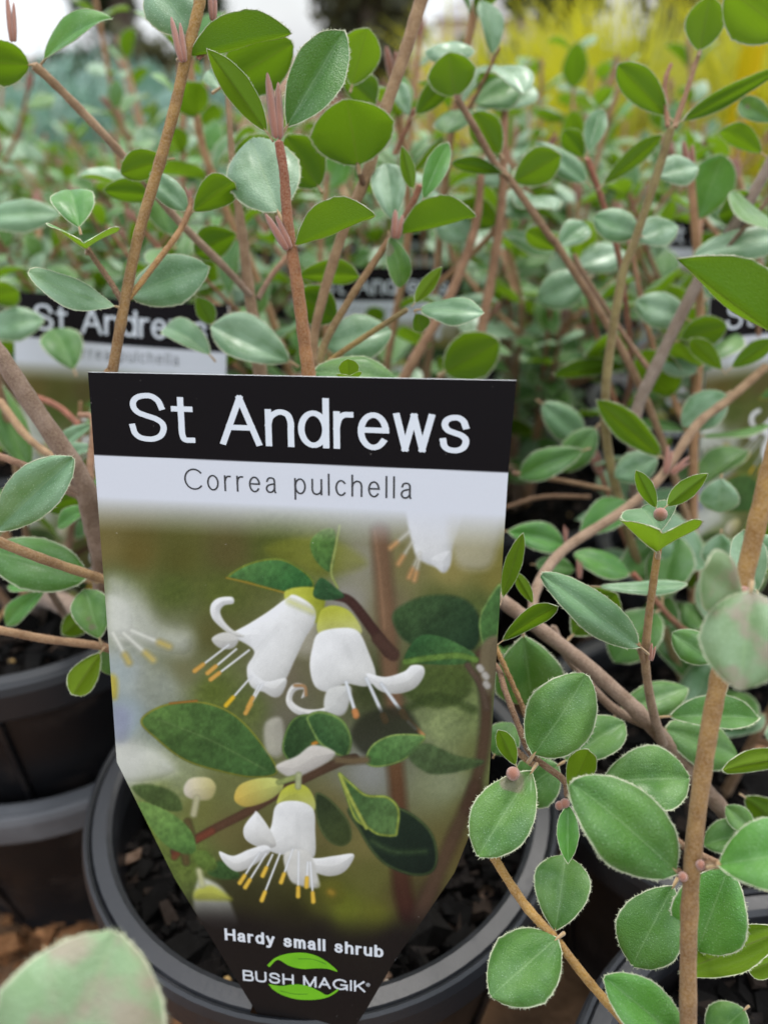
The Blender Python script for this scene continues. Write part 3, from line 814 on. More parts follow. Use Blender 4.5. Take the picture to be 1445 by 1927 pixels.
    LS(s, [(984, 1196, 1005, 1345, 128, .188, 'u', 15, 1, 0), (945, 1206, 1052, 1124, 36, .166, 'd', 30, 1, 0, .160), (945, 1125, 984, 1003, 32, .166, 'd', 5, 2, 2), (1002, 1135, 968, 1075, 24, .175, 'd', 10, 2, 2), (930, 1420, 960, 1360, 60, .185, 'u', 20, 0, 0)])
shrub_A()

# ---- shrub B: the doubled pot on the left, and the thick grey stem beside the label
def shrub_B():
    K = 'B'
    def LS(st, rows):
        for r in rows: leaf_traced(K, st, *r)
    s = stem_traced(K, [(196, 1060, .205), (178, 985, .198), (152, 900, .19), (60, 760, .185), (0, 668, .182), (-60, 580, .18)], 44, 30, 'mauve', 'mauve', True)
    s2 = stem_traced(K, [(150, 925, .19), (80, 890, .186), (0, 858, .183), (-40, 845, .182)], 16, 11, 'mauve', 'pink')
    stem_traced(K, [(150, 935, .195), (95, 912, .195), (40, 900, .195)], 12, 9, 'mauve', 'brown')
    s3 = stem_traced(K, [(168, 915, .20), (172, 860, .205), (176, 790, .21), (150, 780, .215)], 16, 10, 'brown', 'pink')
    s4 = stem_traced(K, [(150, 890, .2), (60, 830, .208), (0, 755, .215)], 13, 15, 'tan', 'tan')
    stem_traced(K, [(150, 800, .24), (110, 765, .245), (55, 742, .25)], 11, 11, 'red', 'red')
    LS(s3, [(178, 842, 92, 856, 34, .215, 'u', 40, 1, 1), (172, 800, 100, 838, 30, .22, 'u', 35, 1, 1), (170, 955, 96, 985, 34, .205, 'u', 35, 1, 2), (170, 930, 80, 945, 60, .225, 'd', 20, 0, 0)])
    s = stem_traced(K, [(250, 1110, .19), (195, 1090, .182), (90, 1055, .172), (0, 1020, .166), (-50, 1000, .163)], 18, 20, 'gold', 'tan', True)
    LS(s, [(-6, 998, 116, 870, 92, .160, 'u', 12, 1, 1, .150), (164, 1088, -26, 1022, 100, .194, 'u', 22, 0, 0, .186), (92, 1106, 8, 1092, 32, .215, 'u', 35, 1, 2), (84, 1112, -6, 1176, 40, .215, 'u', 25, 1, 2)])
    stem_traced(K, [(80, 1085, .215), (100, 1120, .22), (128, 1165, .228)], 12, 14, 'grey', 'grey')
    s = stem_traced(K, [(240, 1235, .2), (190, 1216, .193), (90, 1203, .186), (0, 1186, .18), (-50, 1180, .178)], 15, 17, 'pink', 'tan', True)
    LS(s, [(188, 1202, 160, 1104, 70, .192, 'u', 5, 1, 0), (190, 1228, 128, 1316, 52, .19, 'd', 10, 1, 2, .182), (196, 1214, 216, 1272, 44, .196, 'u', 10, 0, 0), (178, 1150, 120, 1190, 46, .22, 'd', 10, 1, 0)])
    # leaf hanging close under the lens, and its twig
    s = stem_traced(K, [(-260, 2240, .135), (-100, 2190, .120), (60, 2130, .112)], 16, 13, 'gold', 'tan', True)
    LS(s, [(80, 2110, 205, 1788, 320, .096, 'u', 0, 0, 3, .097)])
    # soft leaves between lens and the label behind
    s = stem_traced(K, [(-30, 640, .23), (-60, 560, .22), (-80, 420, .21)], 14, 12, 'tan', 'tan', True)
    LS(s, [(-40, 412, 106, 384, 62, .24, 'u', 35, 0, 1), (-30, 620, 76, 590, 62, .26, 'u', 30, 0, 1), (-20, 560, 40, 540, 50, .26, 'd', 30, 0, 0), (-30, 700, 60, 880, 60, .25, 'u', 20, 0, 0)])
shrub_B()

# ---- shrub C: the golden stem and the leaves round it
def shrub_C():
    K = 'C'
    def LS(st, rows):
        for r in rows: leaf_traced(K, st, *r)
    s = stem_traced(K, [(1302, 2000, .138), (1294, 1860, .136), (1300, 1650, .134), (1322, 1450, .132), (1352, 1280, .131), (1392, 1120, .130), (1432, 950, .129), (1465, 820, .128), (1490, 700, .128)], 31, 37, 'brown', 'gold', True, 14)
    tp = stem_traced(K, [(1488, 710, .128), (1508, 620, .130), (1530, 520, .133), (1545, 440, .136)], 36, 13, 'gold', 'red', False, 12)
    LS(tp, [(1545, 440, 1590, 330, 70, .136, 'u', 10, 2, 2), (1540, 446, 1500, 350, 60, .14, 'd', 10, 1, 2), (1530, 530, 1640, 470, 90, .134, 'u', 20, 1, 0)])
    LS(s, [(1272, 1640, 1096, 1474, 152, .134, 'u', 5, 5, 0, .130), (1400, 1128, 1284, 1062, 112, .122, 'u', 10, 3, 3, .114), (1412, 1112, 1392, 1288, 160, .116, 'u', 5, 0, 3, .110),
           (1424, 1112, 1396, 992, 62, .134, 'u', 0, 2, 1, .14), (1350, 1628, 1540, 1590, 128, .128, 'u', 12, 1, 2, .12), (1372, 1628, 1304, 1805, 134, .15, 'u', 5, 1, 2, .148),
           (1266, 1668, 1186, 1818, 118, .156, 'u', 5, 1, 0, .15), (1470, 1752, 1268, 1832, 70, .155, 'd', 10, 5, 2, .15), (1480, 1800, 1398, 1826, 46, .16, 'd', 15, 1, 2), (1300, 1975, 1162, 1852, 96, .142, 'u', 8, 1, 2, .137),
           (1510, 662, 1264, 508, 66, .136, 'd', 52, 6, 2, .132), (1480, 1050, 1420, 1020, 60, .14, 'u', 20, 0, 1)])
    bud_traced(K, s, 1398, 1118, 1404, 1088, .128, .9, BALL, 'flower_bud'); bud_traced(K, s, 1284, 1650, 1284, 1632, .131, 1, BALL, 'flower_bud'); bud_traced(K, s, 1318, 1628, 1328, 1612, .131, 1, BALL, 'flower_bud')
    stem_traced(K, [(1292, 1655, .134), (1280, 1646, .134), (1272, 1640, .134)], 14, 11, 'brown', 'brown')
    stem_traced(K, [(1312, 1632, .133), (1335, 1628, .130), (1352, 1626, .128)], 14, 12, 'tan', 'tan')
    s = stem_traced(K, [(1480, 1660, .2), (1390, 1560, .196), (1330, 1490, .193), (1260, 1405, .19), (1200, 1340, .188), (1100, 1250, .19), (1010, 1180, .193), (950, 1135, .197), (900, 1100, .20)], 32, 27, 'mauve', 'mauve', True, 12)
    LS(s, [(1130, 1472, 1308, 1456, 118, .176, 'u', 10, 1, 0, .172), (1260, 1348, 1434, 1344, 62, .184, 'u', 25, 2, 0), (1250, 1372, 1410, 1420, 90, .19, 'u', 20, 0, 0), (1520, 1424, 1338, 1436, 42, .175, 'd', 25, 1, 2),
           (1168, 1342, 1298, 1284, 64, .20, 'u', 20, 0, 0), (1340, 1244, 1270, 1192, 62, .18, 'u', 10, 0, 0), (1076, 1196, 1156, 1112, 84, .205, 'd', 12, 1, 0), (1128, 1104, 1292, 1114, 26, .195, 'u', 48, 3, 1),
           (1452, 1560, 1322, 1580, 60, .185, 'u', 20, 1, 0), (1420, 1570, 1372, 1520, 44, .185, 'u', 10, 1, 0), (1400, 1500, 1480, 1560, 60, .2, 'd', 10, 1, 0)])
    s = stem_traced(K, [(1245, 1392, .19), (1225, 1368, .19), (1150, 1330, .194), (1070, 1240, .198), (1040, 1180, .2)], 20, 14, 'mauve', 'mauve')
    s = stem_traced(K, [(1246, 1400, .188), (1226, 1330, .18), (1214, 1250, .172), (1218, 1180, .168), (1228, 1100, .165), (1238, 1032, .163)], 18, 13, 'mauve', 'gold')
    LS(s, [(1202, 1216, 1032, 1078, 78, .164, 'u', 12, 5, 1, .156), (1238, 1038, 1244, 976, 108, .161, 'd', 42, 2, 2, .143), (1240, 1000, 1205, 945, 84, .164, 'u', 35, 2, 1, .172),
           (1234, 956, 1196, 884, 30, .163, 'd', 5, 2, 2), (1254, 952, 1328, 892, 36, .163, 'd', 10, 2, 2)])
    stem_traced(K, [(1211, 1248, .172), (1204, 1225, .167), (1200, 1212, .164)], 10, 9, 'tan', 'tan')
    bud_traced(K, s, 1242, 968, 1243, 942, .16, 1.0, BALL, 'flower_bud'); bud_traced(K, s, 1224, 1244, 1230, 1210, .168, .5)
    s = stem_traced(K, [(1003, 1172, .193), (1008, 1110, .2), (1060, 1035, .212), (1170, 962, .222), (1245, 895, .228), (1310, 800, .234), (1370, 752, .238), (1440, 690, .24)], 21, 16, 'mauve', 'tan')
    LS(s, [(1242, 858, 1122, 748, 46, .23, 'd', 25, 5, 2), (1236, 862, 1158, 892, 62, .235, 'u', 15, 0, 1), (1366, 742, 1286, 796, 72, .238, 'u', 12, 0, 1), (1358, 696, 1296, 632, 36, .24, 'd', 15, 1, 2),
           (1376, 692, 1450, 640, 36, .24, 'd', 15, 1, 2), (1090, 1006, 1186, 934, 62, .238, 'u', 15, 1, 2), (1168, 1072, 1336, 1008, 106, .25, 'u', 15, 0, 0), (1096, 848, 974, 890, 56, .245, 'u', 18, 1, 0), (1120, 806, 1052, 884, 60, .26, 'u', 15, 0, 0),
           (1356, 900, 1350, 966, 68, .225, 'u', 12, 1, 1), (1356, 1004, 1350, 1072, 62, .225, 'u', 12, 1, 1), (954, 1000, 1072, 1018, 56, .235, 'u', 18, 1, 2), (1008, 1062, 1086, 1066, 44, .235, 'u', 20, 0, 0), (1020, 760, 1110, 830, 60, .27, 'u', 20, 0, 1),
           (1310, 700, 1240, 650, 60, .26, 'u', 20, 0, 1), (1290, 640, 1350, 690, 70, .27, 'u', 20, 0, 1)])
    for q in ((1252, 892, 1262, 838), (1262, 892, 1300, 862), (1064, 1020, 1064, 988), (1090, 1090, 1090, 1050)): bud_traced(K, s, *q, .226, .4)
    stem_traced(K, [(1160, 925, .25), (1060, 905, .25), (965, 890, .25)], 9, 9, 'tan', 'brown')
    stem_traced(K, [(1110, 935, .255), (1020, 935, .255), (950, 955, .255)], 8, 8, 'brown', 'brown')
    s = stem_traced(K, [(1500, 1700, .17), (1400, 1650, .17), (1300, 1600, .172), (1250, 1565, .174)], 16, 13, 'brown', 'brown')
    LS(s, [(1250, 1560, 1150, 1590, 60, .18, 'd', 15, 1, 0), (1400, 1900, 1330, 1960, 80, .175, 'u', 10, 0, 0)])
shrub_C()

# doubled pots: empty outer pots that the near pots stand in
def outer_pot(x, y, label, h_kind, z=0.0):
    r = empty('plant_pot', (x, y, z))
    setp(r, label, 'pot', 'outer pots that other pots are nested in')
    o = link('wall', h_kind[0], r); o.rotation_euler = (0, 0, .3); o.scale = (1.02, 1.02, .93)
    q = link('rim', h_kind[1], r); q.rotation_euler = (0, 0, .3); q.scale = (1.02, 1.02, .93)
    return r
outer_pot(-0.136, 0.248, 'outer black pot under the nested pot with blurred label, grey scuffed rim', POT_O)

# ------------------------------------------------------------------ rows of pots behind
near_field = [  # x, y, label
    (-0.012, 0.318, None), (0.006, 0.455, 'shrub in black pot with the label half hidden behind leaves right above the big label'),
    (0.122, 0.204, 'shrub in black pot whose label is cut by the tall golden stem'), (0.080, 0.412, None), (0.215, 0.525, 'shrub in black pot holding the small blurred label under pale leaves'),
    (0.012, 0.600, 'shrub in black pot holding the farthest label, mostly covered by foliage'), (-0.125, 0.395, None), (0.178, 0.336, None), (0.262, 0.222, None), (0.30, 0.42, None), (-0.27, 0.33, None), (-0.245, 0.47, None), (-0.105, 0.53, None), (0.12, 0.56, None)]
lat = []
row = 0
y = 0.63
while y < 1.32:
    half = 0.55 * y + .16
    x = -half + (row % 2) * .075
    while x < half:
        px, py = x + random.uniform(-.008, .008), y + random.uniform(-.008, .008)
        lim = 1.3 - .45 * min(max((px - .02) / .2, 0), 1) - .25 * min(max((-px - .1) / .3, 0), 1)
        if py < lim and all((px - a[0]) ** 2 + (py - a[1]) ** 2 > .136 ** 2 for a in near_field):
            lat.append((px, py))
        x += .152
    y += .134; row += 1

GEN = 'grey-green shrub in a plain black pot in the close rows, no label showing'
GAPS = [(600, 860, 475, 640, .385, .9), (20, 440, 540, 720, .275, .9), (1240, 1345, 400, 490, .45, .85), (1350, 1460, 530, 720, .28, .9), (1372, 1440, 30, 330, .9, .85), (690, 810, 425, 480, .52, .6)]
def open_view(rng):
    def f(x, y, d):
        for x0, x1, y0, y1, dd, p in GAPS:
            if x0 < x < x1 and y0 < y < y1 and d < dd and rng.uniform() < p: return False
        return True
    return f
def near_shrub(i, x, y, label, key=None):
    rng = np.random.default_rng(100 + i)
    r = empty('potted_shrub', (x, y, 0))
    setp(r, label or GEN, 'shrub', 'potted shrubs' if label else 'unlabelled potted shrubs in rows')
    sz = add_pot(r, POT_M, 0.0, .018, rz=rng.uniform(0, 6))
    org = np.array([x, y, 0.0])
    if key: ROOT[key], ORG[key], SOILZ[key] = r, org, sz
    st = grow(rng, sz, (rng.uniform(.205, .275) if y < .6 else rng.uniform(.16, .20)), .062, int(rng.integers(4, 7)), .0225)
    return add_growth(r, org, st, rng, y > .5, mind=.225, keep=open_view(rng))
tot = 0
for i, (x, y, lb) in enumerate(near_field): tot += near_shrub(i, x, y, lb, {0: 'K', 2: 'D', 3: 'J', 7: 'G'}.get(i))
mid = [p for p in lat if p[1] < .82]
for i, (x, y) in enumerate(mid): tot += near_shrub(50 + i, x, y, None)
# fill growth in the three hand-laid shrubs, kept behind them
for k, seed, md, kp in (('A', 5, .232, open_view(np.random.default_rng(77))), ('B', 6, .262, lambda x, y, d: y < 1150 or x > 225), ('C', 8, .20, lambda x, y, d: x > 1250 and y > 1300)):
    rng = np.random.default_rng(seed)
    st = grow(rng, SOILZ[k], .17, .07, 3, .021)
    tot += add_growth(ROOT[k], ORG[k], st, rng, False, mind=md, keep=kp)
print('LEAVES', tot)

# branches of the second row that stand out against the rows behind
def shrub_second_row():
    def LS(K, st, rows):
        for r in rows: leaf_traced(K, st, *r)
    K = 'D'
    s = stem_traced(K, [(1060, 480, .235), (1032, 442, .232), (962, 342, .228), (930, 306, .226), (890, 235, .222), (858, 182, .22)], 14, 13, 'tan', 'brown', True)
    LS(K, s, [(855, 182, 846, 108, 86, .22, 'd', 15, 0, 0), (846, 122, 846, 66, 84, .225, 'u', 25, 0, 1), (782, 215, 842, 148, 42, .225, 'd', 10, 1, 0), (946, 326, 848, 298, 26, .226, 'd', 35, 1, 0),
              (966, 342, 1048, 292, 66, .228, 'd', 8, 1, 0), (942, 290, 894, 214, 58, .228, 'd', 10, 1, 0), (1050, 465, 1110, 410, 50, .235, 'u', 20, 1, 1), (1048, 470, 990, 430, 40, .235, 'd', 20, 1, 2)])
    K = 'K'
    s = stem_traced(K, [(772, 690, .27), (845, 560, .268), (893, 430, .265), (905, 330, .262)], 20, 14, 'tan', 'pink', True)
    LS(K, s, [(835, 700, 935, 640, 90, .255, 'd', 10, 0, 0), (885, 450, 820, 400, 60, .27, 'u', 20, 0, 1), (900, 340, 960, 300, 60, .265, 'u', 20, 0, 1)])
    s = stem_traced(K, [(742, 290, .235), (765, 240, .232), (780, 205, .23)], 9, 8, 'pink', 'red')
    LS(K, s, [(770, 218, 742, 145, 34, .23, 'u', 10, 1, 1)])
    K = 'J'
    s = stem_traced(K, [(900, 660, .275), (925, 520, .272), (942, 400, .268), (946, 320, .265), (950, 200, .262)], 20, 14, 'tan', 'pink', True)
    LS(K, s, [(1104, 524, 1012, 560, 72, .275, 'u', 15, 0, 1), (1090, 500, 1180, 460, 60, .28, 'u', 25, 0, 1), (940, 400, 1010, 360, 60, .27, 'u', 25, 0, 1), (935, 420, 860, 380, 56, .27, 'd', 20, 0, 0),
              (1182, 690, 1030, 694, 34, .285, 'd', 30, 1, 0), (950, 210, 905, 140, 50, .262, 'd', 10, 1, 0), (955, 205, 1010, 150, 48, .262, 'u', 20, 1, 1)])
    s = stem_traced(K, [(1170, 520, .25), (1140, 402, .245), (1105, 300, .24)], 11, 12, 'brown', 'red', True)
    LS(K, s, [(1102, 342, 1010, 260, 46, .24, 'u', 25, 5, 1), (1106, 286, 1132, 200, 40, .24, 'u', 8, 2, 1), (1098, 295, 1062, 245, 40, .245, 'd', 15, 1, 0), (1134, 348, 1238, 254, 34, .242, 'd', 15, 1, 0)])
    K = 'D'
    s = stem_traced(K, [(1165, 545, .225), (1195, 450, .222), (1235, 330, .218), (1262, 242, .214)], 17, 16, 'olive', 'olive', True)
    LS(K, s, [(1284, 226, 1460, 126, 36, .212, 'd', 15, 5, 0), (1256, 218, 1163, 118, 58, .214, 'd', 12, 1, 0), (1236, 330, 1320, 300, 60, .222, 'u', 25, 0, 1), (1200, 440, 1120, 400, 60, .225, 'u', 25, 0, 1), (1195, 450, 1280, 410, 60, .226, 'u', 25, 0, 1)])
    t = stem_traced(K, [(1268, 240, .214), (1292, 170, .213), (1316, 96, .212)], 11, 8, 'pink', 'tan')
    LS(K, t, [(1316, 96, 1332, 6, 70, .211, 'd', 8, 1, 2)])
    stem_traced(K, [(1256, 238, .214), (1250, 160, .214), (1262, 120, .214)], 9, 6, 'pink', 'pink')
    K = 'G'
    s = stem_traced(K, [(1192, 835, .245), (1200, 765, .245), (1230, 698, .244), (1312, 532, .242), (1370, 442, .24), (1450, 305, .238), (1500, 200, .236)], 24, 22, 'grey', 'grey', True)
    LS(K, s, [(1480, 62, 1368, -24, 110, .2, 'd', 10, 0, 2), (1452, 228, 1384, 184, 36, .225, 'u', 20, 4, 0), (1432, 288, 1354, 224, 42, .23, 'd', 15, 4, 0), (1490, 440, 1310, 460, 66, .235, 'u', 35, 0, 1), (1330, 560, 1400, 470, 60, .25, 'u', 25, 0, 1), (1290, 600, 1200, 560, 66, .25, 'u', 25, 0, 1), (1280, 640, 1360, 610, 60, .25, 'd', 15, 0, 0), (1420, 380, 1340, 400, 60, .24, 'd', 20, 0, 0)])
    stem_traced(K, [(1226, 702, .244), (1180, 640, .248), (1100, 520, .252), (1080, 480, .254)], 10, 9, 'brown', 'brown')
    stem_traced(K, [(1300, 545, .242), (1390, 440, .236), (1450, 370, .232)], 9, 8, 'grey', 'brown')
shrub_second_row()

# farther rows: foliage of each shrub too small to pick apart
def far_proto(seed):
    rng = np.random.default_rng(seed)
    st = grow(rng, .087, rng.uniform(.155, .19), .07, 4, .025)
    sm, fo = MB(), MB()
    for br, lv, bd in st:
        for pts, rad, c0, c1 in br: stem_mb(sm, np.asarray(pts), rad, SC[c0], SC[c1], 5, 2)
        for b, t, nr, wd, f in lv:
            y = t - b; L = np.linalg.norm(y); y /= L
            z = nr - y * (nr @ y); z /= np.linalg.norm(z) + 1e-9; x = np.cross(y, z)
            tt = np.array([0, .3, .65, 1.0]); ww = np.array([.05, .8, .9, .1]) * wd / 2
            V = []; A = []
            for q, w in zip(tt, ww):
                c = b + y * L * q
                V += [c - x * w + z * .2 * w, c, c + x * w + z * .2 * w]; A += [[1, q, 1, 1], [0, q, 0, 1], [1, q, 1, 1]]
            i = np.arange(3)[:, None] * 3 + np.arange(2)[None]
            F = np.stack([i, i + 1, i + 4, i + 3], -1).reshape(-1, 4)
            fo.add(V, F, 1 if rng.uniform() < .4 else 0, A)
    return sm.build('stem', [M['stem']]), fo.build('foliage', [M['leaf'], M['leaf_felt']], 'lf')
PROTO = [far_proto(900 + i) for i in range(6)]
FARL = 'small blurred shrub in black pot in the far rows of the nursery bed'
for i, (x, y) in enumerate([p for p in lat if p[1] >= .82]):
    r = empty('potted_shrub', (x, y, 0), random.uniform(0, 6.28))
    s = random.uniform(.9, 1.12)
    r.scale = (s, s, s)
    setp(r, FARL, 'shrub', 'blurred potted shrubs in the far rows')
    o = link('pot', POT_F[0], r); link('rim', POT_F[1], o)
    q = link('potting_mix', SOIL_F, r); q.location = (0, 0, .087); q["kind"] = "stuff"
    sm, fo = PROTO[i % 6]
    link('stem', sm, r); q = link('foliage', fo, r); q["kind"] = "stuff"

# ------------------------------------------------------------------ plant labels
# plane of the big label in lens coordinates (right, down, forward)
def lens2w(v): return v[0] * cR + v[1] * cD + v[2] * cF
tX = np.array([.990, .0427, -.137]); tX /= np.linalg.norm(tX)
tY = np.array([-.025, .963, .267]); tY -= tX * (tX @ tY); tY /= np.linalg.norm(tY)
TX, TY = lens2w(tX), lens2w(tY)
TN = np.cross(TX, TY)                       # away from the reader
TO = P(168, 700, .1470)                     # top left corner

def px2st(x, y):
    """photo position on the label face -> (across, down) in metres"""
    ray = P(x, y, 1.0) - cC
    k = ((TO - cC) @ TN) / (ray @ TN)
    q = cC + k * ray - TO
    return q @ TX, q @ TY

TW = px2st(971, 716)[0]
def edge_fn(pts):
    st = np.array([px2st(*p) for p in pts])
    return lambda t: np.interp(t, st[:, 1], st[:, 0])
eL = edge_fn([(168, 700), (180, 860), (203, 1160), (222, 1432), (330, 1650), (400, 1765), (470, 1880), (520, 1960)])
eR = edge_fn([(971, 716), (955, 900), (936, 1200), (919, 1480), (855, 1640), (800, 1722), (745, 1802), (690, 1897), (645, 1965)])
TT = px2st(590, 1945)[1]
SPIKE = .003

def tag_local(s, t, off=0.0):
    """label coordinates -> local metres (x across, y towards the back, z up from the lower end)"""
    s = np.asarray(s, float); t = np.asarray(t, float)
    bow = -.0016 * np.sin(np.pi * np.clip(t / TT, 0, 1)) * (1 - ((s - TW / 2) / TW) ** 2 * 0)   # slight bow of the plastic
    return np.stack([s - TW / 2, bow * 0 - off + 0 * s, TT - t], -1)

# ---- the printed picture, painted into the face vertex by vertex
def s2l(c):
    c = np.asarray(c, float) / 255.0
    return np.where(c <= .04045, c / 12.92, ((c + .055) / 1.055) ** 2.4)

GC, GR = 430, 820
def paint_face():
    rng = np.random.default_rng(5)
    tt = np.linspace(0, TT, GR + 1)
    u = np.linspace(0, 1, GC + 1)
    l, r = eL(tt), eR(tt)
    S = l[:, None] + (r - l)[:, None] * u[None]
    T = np.repeat(tt[:, None], GC + 1, 1)
    W = TO + S[..., None] * TX + T[..., None] * TY
    X, Y, _ = proj(W)
    shape = X.shape
    img = np.zeros(shape + (3,))
    # out-of-focus ground of the picture
    ctl = [(200, 1020, 120, 108, 62), (260, 1040, 104, 92, 44), (340, 1050, 92, 90, 40), (430, 1040, 96, 88, 48), (520, 1040, 84, 96, 40), (600, 1060, 100, 112, 52), (680, 1060, 150, 146, 126), (650, 1130, 150, 146, 136),
           (760, 1060, 128, 120, 76), (850, 1070, 150, 138, 80), (930, 1080, 128, 120, 60), (230, 1110, 112, 128, 84), (330, 1110, 78, 96, 42), (420, 1110, 86, 100, 44), (400, 1190, 94, 92, 50), (250, 1180, 168, 174, 152), (330, 1190, 116, 122, 90),
           (230, 1260, 172, 184, 182), (310, 1290, 150, 160, 146), (350, 1260, 122, 120, 84), (400, 1300, 84, 106, 44), (470, 1330, 90, 108, 56), (240, 1350, 160, 172, 182), (290, 1370, 140, 156, 140), (240, 1430, 212, 214, 204), (330, 1450, 150, 164, 126), (300, 1480, 130, 150, 92),
           (540, 1350, 108, 104, 86), (520, 1280, 120, 110, 90), (640, 1250, 110, 104, 74), (740, 1150, 120, 110, 80), (830, 1140, 88, 100, 52), (900, 1150, 78, 98, 50), (700, 1290, 60, 70, 40), (860, 1260, 78, 96, 50), (880, 1330, 110, 136, 84), (840, 1360, 122, 146, 98), (900, 1420, 104, 112, 66),
           (760, 1420, 112, 116, 92), (840, 1470, 140, 150, 116), (700, 1450, 140, 142, 136), (880, 1530, 112, 108, 64), (820, 1600, 106, 100, 58), (860, 1600, 100, 88, 52), (290, 1540, 96, 128, 56), (380, 1520, 116, 118, 64), (450, 1480, 112, 118, 70), (430, 1560, 110, 104, 62), (360, 1620, 88, 120, 56),
           (480, 1580, 98, 92, 54), (620, 1540, 108, 100, 60), (690, 1580, 120, 112, 66), (700, 1650, 104, 104, 54), (600, 1690, 84, 84, 36), (470, 1700, 56, 54, 32), (560, 1720, 48, 46, 28), (650, 1710, 108, 118, 40), (710, 1730, 112, 116, 42), (760, 1690, 88, 78, 46), (790, 1700, 64, 54, 40), (420, 1690, 62, 60, 38),
           (440, 1760, 40, 36, 33), (600, 1750, 42, 38, 30), (740, 1770, 40, 35, 32), (560, 1820, 36, 32, 30), (500, 1880, 32, 29, 29), (650, 1880, 32, 28, 28)]
    c = np.array(ctl, float); num = np.zeros(shape + (3,)); den = np.zeros(shape)
    for x, y, *k in c:
        w = 1.0 / (((X - x) ** 2 + (Y - y) ** 2) + 500.0) ** 1.7
        num += w[..., None] * np.array(k); den += w
    img = num / den[..., None]

    def comp(mask, col):
        nonlocal img
        img = img * (1 - mask[..., None]) + np.asarray(col, float) * mask[..., None]

    def smooth_poly(pts, n=7):
        p = np.asarray(pts, float); k = len(p); out = []
        for i in range(k):
            a, b, cc, d = p[(i - 1) % k], p[i], p[(i + 1) % k], p[(i + 2) % k]
            t = np.linspace(0, 1, n, endpoint=False)[:, None]
            out.append(.5 * (2 * b + (cc - a) * t + (2 * a - 5 * b + 4 * cc - d) * t**2 + (3 * b - a - 3 * cc + d) * t**3))
        return np.vstack(out)

    def sdf(poly, pad):
        x0, y0 = poly.min(0) - pad; x1, y1 = poly.max(0) + pad
        sel = (X > x0) & (X < x1) & (Y > y0) & (Y < y1)
        xs, ys = X[sel], Y[sel]
        d2 = np.full(len(xs), 1e18); nx = np.zeros(len(xs)); ny = np.zeros(len(xs)); ins = np.zeros(len(xs), bool)
        a = poly; b = np.roll(poly, -1, 0)
        for (ax, ay), (bx, by) in zip(a, b):
            ex, ey = bx - ax, by - ay
            h = np.clip(((xs - ax) * ex + (ys - ay) * ey) / (ex * ex + ey * ey + 1e-9), 0, 1)
            vx, vy = ax + ex * h - xs, ay + ey * h - ys; dd = vx * vx + vy * vy
            kk = dd < d2; d2[kk] = dd[kk]; nx[kk] = vx[kk]; ny[kk] = vy[kk]
            cr = ((ay > ys) != (by > ys))
            with np.errstate(divide='ignore', invalid='ignore'):
                ins ^= cr & (xs < ex * (ys - ay) / (by - ay + 1e-12) + ax)
        d = np.sqrt(d2); lit = (nx * -.5 + ny * -.86) / (d + 1e-6); d[ins] *= -1
        return sel, xs, ys, d, lit

    lat_ = rng.uniform(0, 1, (64, 64))
    def vnoise(a, b):
        i, j = np.floor(a).astype(int), np.floor(b).astype(int); u, v = a - i, b - j
        u = u * u * (3 - 2 * u); v = v * v * (3 - 2 * v)
        g = lambda p, q: lat_[p % 64, q % 64]
        return (g(i, j) * (1 - u) + g(i + 1, j) * u) * (1 - v) + (g(i, j + 1) * (1 - u) + g(i + 1, j + 1) * u) * v

    def blob(pts, col, f=1.5, col2=None, g=None, edge=None, ew=4, al=1.0, raw=False, tex=0):
        """closed shape; col->col2 along g=(x0,y0,x1,y1); optional lighter outline"""
        nonlocal img
        poly = np.asarray(pts, float) if raw else smooth_poly(pts)
        sel, xs, ys, d, lit = sdf(poly, f * 2 + 2)
        m = np.clip(.5 - d / (2 * f), 0, 1); m = m * m * (3 - 2 * m) * al
        cc = np.tile(np.asarray(col, float), (len(xs), 1))
        if col2 is not None:
            x0, y0, x1, y1 = g; L2 = (x1 - x0) ** 2 + (y1 - y0) ** 2
            k = np.clip(((xs - x0) * (x1 - x0) + (ys - y0) * (y1 - y0)) / L2, 0, 1)[:, None]
            cc = cc * (1 - k) + np.asarray(col2, float) * k
        if tex:
            cc = cc * (1 + .012 * tex * (vnoise(xs / 34, ys / 20) - .5) * 2)[:, None]
        if edge is not None:
            e = np.clip(1 - np.abs(d + ew * .6) / ew, 0, 1)[:, None]
            cc = cc * (1 - e) + np.asarray(edge, float) * e
        bev = lit * np.exp(-np.abs(d) / 13.0) * (d < 0); cc = cc * (.96 + np.where(bev > 0, .08, .17) * bev)[:, None] * (.985 + .03 * vnoise(xs / 23 + 5, ys / 23))[:, None]
        cur = img[sel]
        img[sel] = cur * (1 - m[:, None]) + cc * m[:, None]

    def line(pts, w, col, f=1.2, w2=None, al=1.0, col2=None):
        nonlocal img
        p = catmull(pts, 6)
        x0, y0 = p.min(0) - w - f * 3; x1, y1 = p.max(0) + w + f * 3
        sel = (X > x0) & (X < x1) & (Y > y0) & (Y < y1)
        xs, ys = X[sel], Y[sel]
        best = np.full(len(xs), 1e9); par = np.zeros(len(xs))
        n = len(p) - 1
        for i in range(n):
            ex, ey = p[i + 1] - p[i]
            h = np.clip(((xs - p[i][0]) * ex + (ys - p[i][1]) * ey) / (ex * ex + ey * ey + 1e-9), 0, 1)
            d = np.hypot(xs - p[i][0] - ex * h, ys - p[i][1] - ey * h)
            k = d < best; best[k] = d[k]; par[k] = (i + h[k]) / n
        ww = w if w2 is None else w + (w2 - w) * par
        m = np.clip(.5 - (best - ww / 2) / (2 * f), 0, 1) * al
        cc = np.asarray(col, float)[None] + 0 * xs[:, None]
        if col2 is not None: cc = cc * (1 - par[:, None]) + np.asarray(col2, float) * par[:, None]
        sh = 1 - .16 * np.clip(best / (np.maximum(ww, 1e-3) / 2), 0, 1) ** 2
